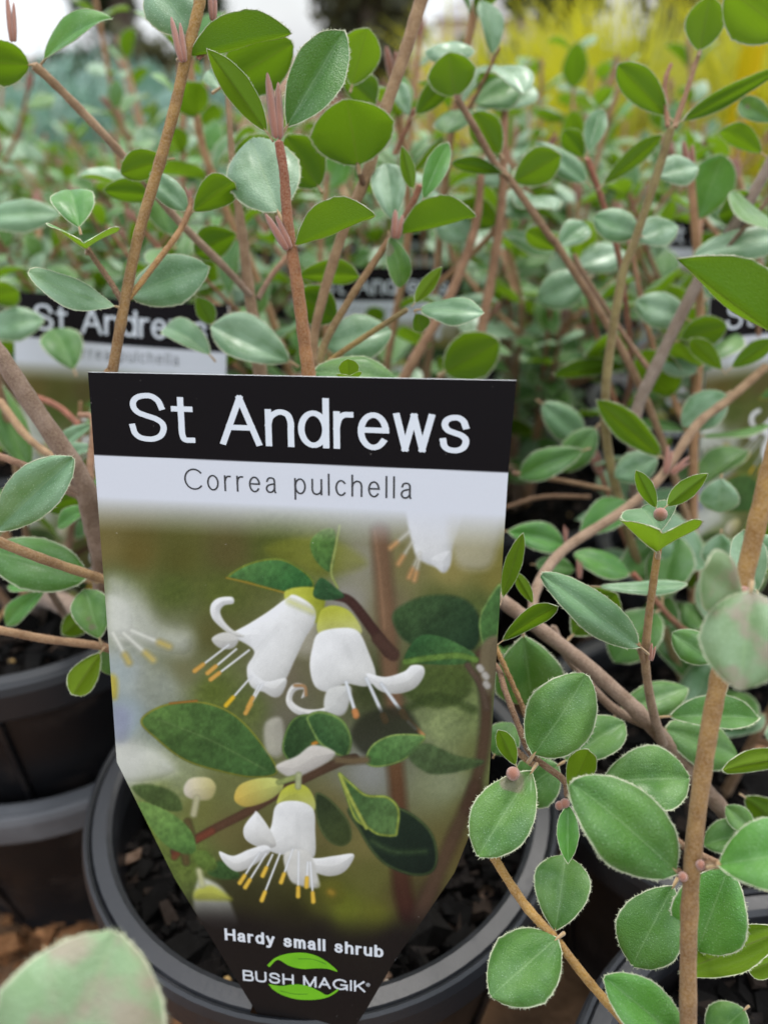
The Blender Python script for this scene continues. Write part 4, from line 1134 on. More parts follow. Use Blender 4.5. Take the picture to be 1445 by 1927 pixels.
        img[sel] = img[sel] * (1 - m[:, None]) + cc * sh[:, None] * m[:, None]

    G1, G2, GD = (62, 112, 58), (44, 88, 46), (34, 62, 38)
    EDG = (120, 158, 60)
    # blurred things far back in the picture
    blob([(205, 1090), (260, 1110), (300, 1170), (360, 1190), (350, 1230), (270, 1215), (215, 1200)], (206, 210, 196), 22, al=.75)
    blob([(205, 1120), (245, 1135), (250, 1190), (210, 1190)], (226, 228, 216), 14, al=.8)
    for a, b in (((215, 1190), (245, 1245)), ((235, 1190), (290, 1240)), ((250, 1185), (320, 1215))):
        line([a, b], 9, (230, 230, 216), 5); line([((a[0] + 3 * b[0]) / 4, (a[1] + 3 * b[1]) / 4), b], 11, (196, 176, 96), 6)
    blob([(208, 1270), (222, 1275), (222, 1310), (210, 1310)], (214, 190, 60), 7, al=.8)
    blob([(210, 1400), (300, 1410), (330, 1450), (260, 1470), (215, 1455)], (224, 226, 214), 16, al=.8)
    blob([(215, 1330), (245, 1340), (240, 1390), (215, 1390)], (150, 150, 180), 14, al=.5)
    blob([(550, 1120), (600, 1160), (590, 1230), (545, 1220), (520, 1170)], (196, 190, 172), 14, al=.7)
    blob([(500, 1030), (560, 1010), (640, 1020), (690, 1060), (620, 1080), (540, 1060)], (138, 142, 50), 12, al=.55)
    # upright twigs
    line([(716, 1000), (722, 1080), (730, 1180), (735, 1260), (745, 1330)], 34, (122, 94, 70), 9, 38)
    line([(706, 1000), (715, 1080), (724, 1180)], 9, (164, 128, 98), 7, al=.6)
    line([(740, 1400), (748, 1480), (752, 1560), (756, 1660), (770, 1720)], 30, (112, 82, 54), 8, 36, col2=(66, 40, 34))
    line([(905, 1230), (915, 1330), (905, 1430), (880, 1520)], 26, (84, 66, 50), 6, 22)
    line([(895, 1480), (850, 1580), (815, 1660), (790, 1720)], 26, (88, 66, 54), 7, 30, al=.8)
    # flower at the top right, half faded
    blob([(770, 930), (868, 930), (852, 1030), (840, 1065), (800, 1058), (778, 1030)], (238, 238, 236), 4)
    blob([(812, 1050), (846, 1035), (848, 1060), (838, 1076), (826, 1072)], (232, 232, 230), 3)
    blob([(850, 940), (940, 940), (930, 1050), (895, 1072), (855, 1050)], (200, 194, 168), 12, al=.75)
    for a, b in (((770, 1000), (735, 1030)), ((775, 1020), (750, 1060)), ((790, 1040), (770, 1085)), ((790, 1050), (780, 1090))):
        line([a, b], 6, (226, 222, 208), 4, al=.8)
        line([((a[0] + 2 * b[0]) / 3, (a[1] + 2 * b[1]) / 3), b], 8, (204, 142, 78), 5, al=.9)
    # leaves of the upper spray
    blob([(742, 1150), (800, 1120), (870, 1124), (902, 1160), (896, 1215), (840, 1236), (780, 1215), (750, 1190)], (50, 88, 52), 5, (34, 66, 44), (760, 1130, 880, 1230), tex=6)
    blob([(905, 1150), (938, 1098), (945, 1120), (938, 1190), (915, 1220), (902, 1190)], (58, 116, 62), 2.5, edge=(110, 160, 90), ew=3)
    blob([(905, 1215), (938, 1200), (930, 1290), (908, 1300)], (120, 108, 82), 5)
    blob([(770, 1225), (800, 1250), (870, 1258), (885, 1300), (840, 1330), (780, 1320), (750, 1280)], (66, 92, 44), 7, al=.8)
    line([(768, 1330), (830, 1310), (890, 1335)], 14, (54, 76, 38), 6, al=.8)
    blob([(428, 1086), (470, 1058), (530, 1050), (580, 1078), (592, 1104), (560, 1116), (500, 1108), (470, 1096)], (38, 110, 58), 1.6, (70, 140, 76), (540, 1110, 480, 1060), edge=(120, 130, 44), ew=3, tex=5)
    line([(428, 1086), (470, 1096), (540, 1115)], 4, (158, 132, 52), 1.5)
    blob([(588, 1012), (612, 994), (632, 1000), (630, 1050), (622, 1075), (600, 1060), (586, 1035)], (80, 140, 66), 2, (60, 118, 60), (590, 1000, 625, 1070))
    line([(640, 988), (632, 1030), (624, 1075), (636, 1105)], 5, (148, 170, 96), 1.6)
    # dark twig carrying the pair of flowers
    line([(628, 1120), (660, 1130), (700, 1180), (732, 1225)], 15, (72, 48, 42), 2, 22)
    line([(712, 1200), (740, 1230)], 24, (84, 60, 50), 3)
    # left flower
    blob([(536, 1122), (548, 1106), (592, 1104), (612, 1122), (606, 1160), (590, 1172), (560, 1165)], (196, 200, 84), 2.2, (160, 172, 52), (545, 1140, 610, 1120))
    blob([(538, 1126), (556, 1118), (590, 1140), (594, 1168), (575, 1200), (556, 1240), (535, 1282), (505, 1300), (474, 1290), (466, 1255), (480, 1225), (455, 1205), (430, 1196), (470, 1172), (505, 1150)],
         (252, 252, 250), 2, (232, 231, 224), (500, 1180, 580, 1235))
    line([(545, 1130), (590, 1150)], 10, (208, 210, 130), 6, al=.8)
    line([(470, 1250), (492, 1215), (530, 1175)], 5, (222, 222, 218), 6, al=.3)
    blob([(442, 1196), (418, 1180), (400, 1160), (398, 1138), (412, 1124), (438, 1122), (441, 1134), (424, 1138), (416, 1150), (424, 1168), (440, 1184), (462, 1196)], (252, 252, 250), 1.6, (222, 220, 212), (410, 1130, 450, 1196))
    blob([(400, 1200), (425, 1188), (450, 1200), (440, 1218), (415, 1218)], (222, 220, 212), 2)
    blob([(468, 1255), (500, 1280), (536, 1274), (540, 1286), (528, 1308), (510, 1308), (482, 1285)], (252, 252, 250), 1.8, (222, 220, 212), (500, 1275, 520, 1310))
    for a, b, c1 in (((432, 1212), (372, 1258), 0), ((446, 1220), (396, 1262), 0), ((470, 1222), (402, 1274), 0), ((474, 1272), (430, 1322), 1), ((496, 1285), (466, 1336), 0), ((488, 1288), (470, 1325), 0)):
        a = np.array(a, float); b = np.array(b, float); u = (b - a) / np.linalg.norm(b - a)
        line([a, b - u * 8], 4.2, (240, 242, 242), 1.2)
        line([b - u * 15, b + u * 5], 8.5, (238, 194, 54) if c1 else (222, 170, 84), 1.6, 9)
    # right flower
    blob([(598, 1170), (606, 1146), (630, 1138), (660, 1150), (682, 1186), (660, 1196), (610, 1196), (598, 1185)], (190, 196, 72), 2.2, (214, 216, 140), (630, 1145, 640, 1195))
    blob([(600, 1190), (640, 1180), (674, 1186), (694, 1225), (708, 1270), (690, 1290), (650, 1285), (620, 1300), (594, 1290), (584, 1255), (588, 1220)], (252, 252, 250), 2, (232, 231, 224), (620, 1200, 690, 1290))
    line([(648, 1205), (665, 1245), (690, 1282)], 4, (222, 222, 218), 4, al=.3)
    blob([(690, 1266), (725, 1272), (760, 1262), (775, 1250), (796, 1252), (798, 1270), (780, 1294), (745, 1304), (712, 1296)], (252, 252, 250), 1.8, (222, 220, 212), (740, 1262, 750, 1304))
    blob([(556, 1284), (575, 1288), (578, 1305), (568, 1312), (572, 1296), (556, 1300), (552, 1318), (575, 1332), (610, 1330), (636, 1310), (634, 1294), (650, 1300), (636, 1330), (600, 1346), (560, 1342), (540, 1322), (543, 1298)], (236, 234, 228), 1.6)
    line([(556, 1288), (574, 1290), (577, 1306)], 6, (176, 136, 92), 2)
    blob([(618, 1296), (660, 1290), (655, 1330), (640, 1345), (612, 1335)], (222, 222, 216), 3)
    for a, b in (((652, 1282), (671, 1345)), ((690, 1275), (726, 1354)), ((718, 1285), (762, 1346))):
        a = np.array(a, float); b = np.array(b, float)
        line([a, b - (b - a) * .12], 7, (232, 236, 238), 1.3); line([b - (b - a) * .12, b], 13, (210, 142, 86), 1.8)
    line([(762, 1346), (796, 1382)], 9, (206, 150, 96), 2); line([(768, 1356), (782, 1370)], 6, (236, 230, 214), 1.5)
    blob([(590, 1118), (604, 1086), (632, 1104), (648, 1122), (612, 1128)], (40, 96, 58), 1.8)
    # curled leaf right of the flowers
    blob([(762, 1240), (778, 1206), (804, 1192), (850, 1204), (895, 1232), (870, 1248), (800, 1248)], (36, 92, 52), 1.8, (58, 120, 66), (780, 1200, 860, 1245))
    line([(764, 1244), (800, 1238), (860, 1232), (895, 1240)], 12, (84, 136, 62), 1.8)
    line([(880, 1250), (905, 1290), (915, 1330)], 12, (92, 76, 62), 2.5)
    for q in ((902, 1254), (912, 1268), (914, 1285)): line([q, (q[0] + 3, q[1] + 4)], 13, (186, 180, 170), 2)
    # middle leaves
    blob([(266, 1354), (310, 1324), (380, 1318), (440, 1340), (490, 1390), (524, 1450), (480, 1462), (420, 1452), (350, 1430), (296, 1390)], (72, 122, 62), 1.8, (52, 104, 56), (300, 1340, 480, 1450), edge=(150, 140, 52), ew=3, tex=9)
    line([(300, 1352), (400, 1392), (500, 1446)], 3, (96, 142, 84), 2, al=.6)
    line([(322, 1322), (372, 1317)], 4, (168, 110, 52), 2)
    blob([(500, 1360), (530, 1350), (536, 1400), (524, 1422), (502, 1410)], (196, 192, 176), 6, al=.85)
    blob([(690, 1340), (760, 1330), (790, 1380), (750, 1420), (690, 1420), (660, 1380)], (44, 46, 34), 8, al=.8)
    blob([(532, 1400), (548, 1356), (580, 1342), (620, 1362), (618, 1400), (600, 1425), (562, 1442), (540, 1425)], (34, 74, 42), 1.6, (52, 96, 56), (540, 1420, 600, 1350), edge=(84, 132, 66), ew=3)
    line([(590, 1398), (604, 1392)], 8, (190, 130, 50), 2)
    blob([(578, 1346), (606, 1336), (645, 1352), (663, 1388), (656, 1420), (640, 1422), (604, 1400), (585, 1370)], (40, 92, 54), 1.6, (62, 116, 66), (600, 1400, 640, 1350), edge=(110, 156, 84), ew=4)
    blob([(688, 1432), (700, 1400), (740, 1380), (798, 1382), (790, 1402), (758, 1430), (712, 1442)], (58, 118, 62), 1.6, (84, 146, 84), (700, 1435, 770, 1385), edge=(130, 170, 92), ew=3)
    blob([(768, 1420), (800, 1396), (860, 1420), (910, 1430), (880, 1446), (810, 1454)], (58, 96, 58), 4, al=.85)
    # twig of the lower flower
    line([(330, 1600), (400, 1560), (470, 1524), (560, 1470), (640, 1432), (668, 1425)], 16, (100, 70, 52), 2, 18, col2=(78, 62, 48))
    line([(330, 1610), (350, 1590), (400, 1562)], 14, (124, 68, 50), 2.5, al=.8)
    line([(355, 1545), (362, 1575), (350, 1600), (352, 1620)], 16, (96, 84, 52), 3)
    blob([(520, 1440), (560, 1420), (590, 1400), (630, 1412), (620, 1430), (580, 1452), (550, 1462)], (214, 208, 198), 3)
    line([(636, 1428), (660, 1430), (690, 1428)], 14, (112, 96, 70), 4)
    # buds
    blob([(348, 1478), (362, 1462), (395, 1462), (408, 1480), (396, 1502), (366, 1502), (350, 1494)], (214, 204, 140), 3, (226, 216, 196), (400, 1480, 350, 1480))
    line([(372, 1500), (366, 1530)], 13, (190, 186, 146), 3)
    blob([(442, 1496), (454, 1474), (490, 1462), (525, 1464), (534, 1480), (510, 1502), (470, 1516), (448, 1510)], (196, 206, 118), 2, (222, 190, 92), (520, 1470, 445, 1505))
    line([(526, 1470), (560, 1460)], 11, (140, 160, 96), 2)
    blob([(366, 1690), (372, 1660), (385, 1650), (420, 1670), (440, 1710), (446, 1740), (400, 1742), (370, 1720)], (204, 206, 190), 6, (150, 150, 140), (390, 1660, 410, 1740))
    blob([(370, 1672), (400, 1664), (430, 1682), (436, 1692), (400, 1692), (368, 1690)], (182, 186, 62), 6, al=.8)
    line([(376, 1636), (382, 1662)], 12, (196, 196, 150), 4)
    # leaves at lower left and right
    blob([(250, 1480), (285, 1474), (330, 1490), (345, 1520), (320, 1524), (280, 1508)], (62, 96, 52), 4, al=.9)
    blob([(262, 1508), (320, 1526), (360, 1560), (370, 1600), (340, 1602), (300, 1575)], (74, 136, 70), 3, (96, 152, 80), (340, 1600, 290, 1530), tex=5)
    blob([(392, 1640), (412, 1618), (440, 1628), (452, 1648), (420, 1652)], (50, 96, 52), 3)
    blob([(368, 1600), (392, 1600), (410, 1625), (396, 1638), (370, 1622)], (86, 128, 60), 4)
    blob([(594, 1492), (620, 1500), (655, 1540), (662, 1575), (645, 1590), (618, 1580), (598, 1545)], (46, 62, 40), 2, (66, 84, 48), (600, 1500, 650, 1580), edge=(84, 100, 60), ew=3)
    blob([(655, 1520), (700, 1512), (760, 1520), (810, 1560), (824, 1610), (812, 1640), (775, 1645), (730, 1628), (700, 1600), (676, 1560)], (36, 54, 40), 2.5, (30, 44, 36), (700, 1530, 790, 1640), edge=(66, 92, 56), ew=4)
    blob([(638, 1452), (662, 1470), (690, 1492), (730, 1496), (752, 1520), (750, 1560), (744, 1572), (712, 1570), (690, 1556), (668, 1540), (652, 1500)], (56, 104, 60), 1.8, (78, 128, 74), (660, 1480, 740, 1560), edge=(146, 172, 74), ew=4, tex=8)
    line([(700, 1580), (740, 1600), (800, 1600)], 10, (56, 88, 56), 5, al=.7)
    line([(640, 1455), (660, 1500), (690, 1556)], 7, (156, 178, 84), 1.8)
    # lower flower
    blob([(522, 1508), (532, 1484), (556, 1472), (580, 1480), (594, 1506), (590, 1524), (560, 1512), (530, 1512)], (188, 196, 70), 1.8, (210, 214, 120), (555, 1478, 560, 1515))
    line([(563, 1456), (562, 1478)], 12, (176, 186, 140), 2)
    blob([(522, 1512), (560, 1505), (590, 1520), (594, 1560), (592, 1610), (560, 1600), (530, 1606), (500, 1590), (512, 1550)], (252, 252, 250), 1.8, (232, 231, 224), (530, 1520, 590, 1600))
    line([(562, 1530), (562, 1600)], 3, (224, 224, 220), 4, al=.3)
    blob([(478, 1530), (486, 1526), (510, 1560), (520, 1590), (490, 1592), (464, 1578), (460, 1555)], (252, 252, 250), 1.6, (222, 220, 212), (480, 1530, 510, 1592))
    blob([(414, 1600), (440, 1608), (470, 1596), (500, 1588), (510, 1600), (480, 1625), (448, 1638), (424, 1622)], (252, 252, 250), 1.6, (222, 220, 212), (460, 1600, 465, 1638))
    blob([(556, 1596), (590, 1612), (630, 1608), (664, 1604), (664, 1618), (646, 1640), (615, 1646), (580, 1630)], (252, 252, 250), 1.6, (222, 220, 212), (610, 1606, 615, 1648))
    blob([(536, 1604), (580, 1600), (600, 1650), (600, 1668), (565, 1664), (545, 1650)], (222, 220, 212), 3)
    for a, b in (((490, 1602), (456, 1654)), ((502, 1604), (466, 1662)), ((514, 1606), (498, 1640)), ((528, 1604), (496, 1686)), ((552, 1596), (532, 1652)), ((563, 1600), (562, 1678)), ((585, 1620), (590, 1688)), ((580, 1620), (578, 1660))):
        a = np.array(a, float); b = np.array(b, float); u = (b - a) / np.linalg.norm(b - a)
        line([a, b - u * 6], 4, (240, 242, 242), 1.2); line([b - u * 10, b + u * 6], 8, (240, 196, 76), 1.6, 9)
    blob([(600, 1660), (640, 1655), (650, 1690), (620, 1700)], (110, 108, 40), 9, al=.5); line([(622, 1676), (626, 1678)], 14, (160, 130, 50), 5, al=.8)
    # fade to the dark foot, fade to the white head
    k = np.clip((Y - 1690 - 18 * np.sin(X * .012)) / 70, 0, 1); k = k * k * (3 - 2 * k)
    comp(k * .93, (33, 29, 28))
    hy = Y - .045 * (X - 570)
    k = np.clip((1018 - hy) / 68, 0, 1); k = k ** 1.15
    comp(k, (229, 232, 239))
    sm_ = img.copy()
    sm_[1:-1, 1:-1] = (img[1:-1, 1:-1] * 2 + img[:-2, 1:-1] + img[2:, 1:-1] + img[1:-1, :-2] + img[1:-1, 2:]) / 6
    img = sm_
    img *= (.955 + .05 * vnoise(X / 9.0, Y / 9.0) * .5 + .14 * vnoise(X / 41.0 + 9, Y / 37.0 + 3) * .5)[..., None] * (1 - k[..., None]) + k[..., None]
    gd = np.clip((img[..., 1] - np.maximum(img[..., 0], img[..., 2])) / 30.0, 0, 1)      # foliage: olive cast and mottled blades
    R_, G_, B_ = img[..., 0], img[..., 1], img[..., 2]
    mot = .88 + .18 * vnoise(X / 13.0 + Y / 30.0, Y / 11.0) + .18 * vnoise(X / 5.0, Y / 6.0 + 7)
    img = img * (1 - gd[..., None]) + gd[..., None] * np.stack([(R_ + .26 * (G_ - R_)) * mot, G_ * .94 * mot, (B_ + .02 * (G_ - B_)) * .92 * mot], -1)
    # a fine printing raster and a little grain
    img += (np.sin(X * 1.25 + Y * .35) * np.sin(Y * 1.25 - X * .35))[..., None] * 3.2 * (1 - k[..., None])
    img += rng.normal(0, 2.2, shape)[..., None] * (1 - k[..., None] * .7)
    # title band
    band = np.clip((872 + .0425 * (X - 570) - Y) / 1.6 + .5, 0, 1)
    comp(band, (22, 18, 20))
    return S, T, np.clip(img, 0, 255)
INK = .645      # reflectance of the card's white

S_, T_, IMG = paint_face()
def print_material():
    m, nt, out = nmat('glossy_photo_print'); L = nt.links
    at = N(nt, 'ShaderNodeVertexColor', layer_name='ink')
    tcn = N(nt, 'ShaderNodeTexCoord'); v = tcn.outputs['Object']
    dust = mapr(nt, noise(nt, v, 900, 4, .6), 0.72, 0.80)
    b = N(nt, 'ShaderNodeBsdfPrincipled')
    L.new(mixc(nt, mth(nt, 'MULTIPLY', dust, .35), at.outputs['Color'], (.45, .42, .38)), b.inputs['Base Color'])
    b.inputs['Roughness'].default_value = .42; b.inputs['Specular IOR Level'].default_value = .07
    bn = N(nt, 'ShaderNodeBump'); bn.inputs['Strength'].default_value = .10; bn.inputs['Distance'].default_value = .0004
    L.new(noise(nt, v, 120, 3), bn.inputs['Height']); L.new(bn.outputs[0], b.inputs['Normal'])
    L.new(b.outputs[0], out.inputs['Surface'])
    return m
M['print'] = print_material()
def face_mesh(step, name):
    ri = np.unique(np.concatenate([np.arange(0, GR + 1, step), [GR]])); ci = np.unique(np.concatenate([np.arange(0, GC + 1, step), [GC]]))
    S, T, I = S_[np.ix_(ri, ci)], T_[np.ix_(ri, ci)], IMG[np.ix_(ri, ci)]
    V = tag_local(S.ravel(), T.ravel(), .0004)
    c = len(ci)
    i = np.arange(len(ri) - 1)[:, None] * c + np.arange(c - 1)[None]
    F = np.stack([i + c, i + c + 1, i + 1, i], -1).reshape(-1, 4)
    return mesh_np(name, V, [F], True, [M['print']], attr={'ink': s2l(I.reshape(-1, 3)) * INK})
FACE = face_mesh(1, 'printed_face'); FACE_FAR = face_mesh(3, 'printed_face')

def card_mesh():
    ts = np.concatenate([np.linspace(0, TT, 60), TT + np.linspace(.0005, SPIKE, 6)])
    l, r = eL(np.minimum(ts, TT)), eR(np.minimum(ts, TT))
    ext = np.clip((ts - TT) / SPIKE, 0, 1); mid_ = (l + r) / 2
    l = l + (mid_ - l) * ext * .5; r = r + (mid_ - r) * ext * .5
    # rounded top corners
    rc = .0012
    V = []
    for off in (.00034, -.00034):
        for s_, q in ((l, 1), (r, -1)):
            ins = np.where(ts < rc, rc - np.sqrt(np.maximum(rc**2 - (rc - ts) ** 2, 0)), 0) * q
            p = tag_local(s_ + ins * 0, ts, off); V.append(p)
    n = len(ts); V = np.vstack(V)
    i = np.arange(n - 1)
    A, B, C_, D_ = i, n + i, 2 * n + i, 3 * n + i
    F = np.vstack([np.stack([A + 1, B + 1, B, A], -1), np.stack([C_, D_, D_ + 1, C_ + 1], -1), np.stack([A, C_, C_ + 1, A + 1], -1), np.stack([B + 1, D_ + 1, D_, B], -1),
                   [[0, n, 3 * n, 2 * n]], [[n - 1, 3 * n - 1, 4 * n - 1, 2 * n - 1]]])
    return mesh_np('card', V, [F], False, [M['card']])
CARD = card_mesh()

# ---- lettering drawn as strokes
def ell(cx, cy, rx, ry, a0=0, a1=360, n=28):
    a = np.radians(np.linspace(a0, a1, n)); return np.stack([cx + rx * np.cos(a), cy + ry * np.sin(a)], 1)
def sp(*p): return catmull(p, 6)
def pl(*p): return np.asarray(p, float)
Spts = [(.62, .745), (.565, .89), (.45, .985), (.325, 1), (.18, .965), (.085, .87), (.075, .735), (.16, .61), (.34, .535), (.5, .475), (.615, .38), (.64, .25), (.58, .10), (.46, .02), (.33, 0), (.17, .03), (.065, .13), (.03, .285)]
XH = .72
GL = {
    'S': ([sp(*Spts)], .67), 's': ([sp(*[(x * .66, y * XH) for x, y in Spts])], .44),
    't': ([sp((.13, .93), (.13, .5), (.13, .16), (.18, .02), (.32, .01)), pl((0, XH), (.30, XH))], .32),
    'A': ([pl((0, 0), (.335, 1)), pl((.335, 1), (.67, 0)), pl((.12, .34), (.55, .34))], .67),
    'n': ([pl((0, 0), (0, XH)), sp((0, .44), (.05, .61), (.2, XH), (.36, .67), (.42, .5), (.42, .3), (.42, 0))], .42),
    'd': ([ell(.225, .36, .225, .36), pl((.46, 0), (.46, 1))], .46), 'b': ([ell(.235, .36, .225, .36), pl((0, 0), (0, 1))], .46), 'p': ([ell(.235, .36, .225, .36), pl((0, -.28), (0, XH))], .46),
    'r': ([pl((0, 0), (0, XH)), sp((0, .42), (.04, .6), (.13, .70), (.25, .71))], .25),
    'e': ([pl((.0, .385), (.45, .385)), ell(.225, .36, .225, .36, 4, 322)], .45),
    'w': ([pl((0, XH), (.155, 0)), pl((.155, 0), (.31, XH)), pl((.31, XH), (.465, 0)), pl((.465, 0), (.62, XH))], .62),
    'C': ([ell(.44, .5, .44, .5, 42, 318)], .76), 'o': ([ell(.24, .36, .24, .36)], .48), 'c': ([ell(.225, .36, .225, .36, 42, 318)], .40),
    'a': ([sp((.03, .55), (.09, .68), (.21, XH), (.33, .68), (.375, .55), (.375, .3), (.375, .12), (.41, 0)), sp((.375, .43), (.24, .40), (.08, .34), (.0, .2), (.05, .05), (.16, 0), (.29, .05), (.375, .18))], .42),
    'u': ([sp((0, XH), (0, .45), (0, .22), (.06, .05), (.21, 0), (.36, .08), (.42, .26)), pl((.42, XH), (.42, 0))], .42), 'l': ([pl((0, 0), (0, 1))], 0.0),
    'h': ([pl((0, 0), (0, 1)), sp((0, .44), (.05, .61), (.2, XH), (.36, .67), (.42, .5), (.42, .3), (.42, 0))], .42),
    'm': ([pl((0, 0), (0, XH)), sp((0, .44), (.04, .61), (.16, XH), (.29, .67), (.335, .5), (.335, 0)), sp((.335, .44), (.375, .61), (.5, XH), (.62, .67), (.67, .5), (.67, 0))], .67),
    'y': ([pl((0, XH), (.22, 0)), sp((.44, XH), (.22, .0), (.16, -.2), (.09, -.28), (.0, -.27))], .44),
    'H': ([pl((0, 0), (0, 1)), pl((.62, 0), (.62, 1)), pl((0, .52), (.62, .52))], .62),
    'B': ([pl((0, 0), (0, 1)), sp((0, 1), (.25, 1), (.42, .99), (.53, .9), (.53, .65), (.42, .54), (.25, .53), (0, .53)), sp((.25, .53), (.45, .52), (.58, .42), (.58, .12), (.45, .01), (.25, 0), (0, 0))], .58),
    'U': ([sp((0, 1), (0, .6), (0, .3), (.08, .07), (.31, 0), (.54, .07), (.62, .3), (.62, .6), (.62, 1))], .62), 'I': ([pl((0, 0), (0, 1))], 0.0),
    'M': ([pl((0, 0), (0, 1)), pl((0, 1), (.37, 0)), pl((.37, 0), (.74, 1)), pl((.74, 1), (.74, 0))], .74),
    'G': ([ell(.44, .5, .44, .5, 42, 330), pl((.50, .46), (.86, .46)), pl((.86, .46), (.86, 0))], .86), 'K': ([pl((0, 0), (0, 1)), pl((.56, 1), (.03, .38)), pl((.20, .56), (.60, 0))], .60)}

def strip(p, w, capx):
    p = np.asarray(p, float)
    closed = np.linalg.norm(p[0] - p[-1]) < 1e-6
    if not closed and capx:
        a = p[0] - p[1]; b = p[-1] - p[-2]
        p = p.copy(); p[0] = p[0] + a / np.linalg.norm(a) * capx; p[-1] = p[-1] + b / np.linalg.norm(b) * capx
    t = np.gradient(p, axis=0)
    if closed: t[0] = t[-1] = p[1] - p[-2]
    t /= np.linalg.norm(t, axis=1)[:, None] + 1e-12
    nrm = np.stack([-t[:, 1], t[:, 0]], 1)
    V = np.vstack([p + nrm * w / 2, p - nrm * w / 2]); n = len(p); i = np.arange(n - 1)
    return V, np.stack([i, i + 1, n + i + 1, n + i], -1)

def text_mesh(name, text, p0, p1, cap_px, sw, track, mat, xs=1.0, off=.00046, slope=True):
    """p0, p1: photo positions of the baseline start and end; cap_px: cap height there; sw: stroke in cap heights"""
    s0, t0 = px2st(*p0); s1, t1 = px2st(*p1)
    capt = abs(px2st(p0[0], p0[1] - cap_px)[1] - t0)
    shapes = []; x = 0.0
    for ch in text:
        if ch == ' ': x += .30 * xs + track; continue
        st, adv = GL[ch]
        for q in st:
            V, F = strip(np.asarray(q) * [xs, 1] * (1 - sw) + [x + sw / 2, sw / 2], sw, sw / 2 * .98)
            shapes.append((V, F))
        x += adv * xs * (1 - sw) + sw + track
    width = x - track
    kx = (s1 - s0) / width
    mb = MB()
    for i, (V, F) in enumerate(shapes):
        s = s0 + V[:, 0] * kx; t = t0 + (t1 - t0) * (V[:, 0] / width) - V[:, 1] * capt
        q = tag_local(s, t, off + i * 1.2e-6)
        mb.add(q, F[:, ::-1], 0, smooth=False)
    return mb.build(name, [mat])

TITLE = text_mesh('title_lettering', 'St Andrews', (246, 829), (884, 853), 91, .108, .068, M['ink_white'])
SPEC = text_mesh('species_lettering', 'Correa pulchella', (350, 920), (775, 938), 40, .075, .24, M['ink_black'])
SLOG = text_mesh('slogan_lettering', 'Hardy small shrub', (425, 1766), (722, 1799), 22, .17, .12, M['ink_white'])
BRND = text_mesh('brand_lettering', 'BUSH MAGIK', (459, 1842), (688, 1864), 20, .15, .16, M['ink_white'], xs=1.4)

def reg_mesh():
    mb = MB(); s0, t0 = px2st(693, 1850); r = .00042
    for p in (ell(0, 0, r, r), pl((-r * .35, -r * .55), (-r * .35, r * .55)), sp((-r * .35, r * .5), (r * .3, r * .45), (r * .35, r * .1), (-r * .3, 0)), pl((0, 0), (r * .45, -r * .55))):
        V, F = strip(p, r * .22, 0)
        mb.add(tag_local(s0 + V[:, 0], t0 - V[:, 1], .00046 + len(mb.V) * 1e-6), F[:, ::-1], 0, smooth=False)
    return mb.build('registered_mark', [M['ink_white']])
REG = reg_mesh()
def flat_poly(name, pts, mat, off):
    p = np.array([px2st(*q) for q in catmull(pts, 6)])
    V = tag_local(p[:, 0], p[:, 1], off); me = bpy.data.meshes.new(name)
    me.from_pydata([tuple(v) for v in V], [], [tuple(range(len(V)))[::-1]]); me.materials.append(mat); me.update()
    if me.polygons[0].normal.y > 0: me.flip_normals()
    return me
EM1 = flat_poly('leaf_emblem', [(504, 1813), (520, 1799), (545, 1791), (575, 1790), (600, 1797), (622, 1811), (636, 1825), (618, 1820), (596, 1819), (570, 1820), (545, 1814), (524, 1803), (508, 1817)], M['ink_green'], .00048)
EM2 = flat_poly('leaf_emblem', [(506, 1848), (530, 1852), (556, 1849), (580, 1852), (602, 1862), (616, 1869), (630, 1862), (637, 1857), (636, 1862), (618, 1873), (592, 1878), (560, 1877), (532, 1869), (514, 1858)], M['ink_green'], .00048)
def vein(name, a):
    mb = MB(); p = np.array([px2st(*q) for q in catmull(a, 6)]); V, F = strip(p, .00014, 0)
    mb.add(tag_local(V[:, 0], V[:, 1], .0005), F, 0, smooth=False); return mb.build(name, [M['ink_dkgreen']])
VE1 = vein('leaf_vein', [(562, 1801), (590, 1802), (615, 1811)]); VE2 = vein('leaf_vein', [(528, 1861), (555, 1867), (580, 1867)])

def make_tag(matrix, label, far=False):
    r = bpy.data.objects.new('plant_label', None); COL.objects.link(r); r.empty_display_size = .02
    r.matrix_world = matrix
    setp(r, label, 'plant label', 'plant labels in the pots')
    c = link('card', CARD, r); f = link('printed_face', FACE_FAR if far else FACE, r)
    for n_, me in (('title_lettering', TITLE), ('species_lettering', SPEC), ('slogan_lettering', SLOG), ('brand_lettering', BRND)):
        link(n_, me, r)
    if not far:
        link('registered_mark', REG, r)
        e = link('leaf_emblem', EM1, r); link('leaf_vein', VE1, e); e = link('leaf_emblem', EM2, r); link('leaf_vein', VE2, e)
    return r

base0 = TO + TX * TW / 2 + TY * TT
def mat_from(x, y, z, o):
    return Matrix(((x[0], y[0], z[0], o[0]), (x[1], y[1], z[1], o[1]), (x[2], y[2], z[2], o[2]), (0, 0, 0, 1)))
make_tag(mat_from(TX, np.cross(-TY, TX), -TY, base0), 'sharp plant label with photo of white bell flowers, slotted into the pot rim')

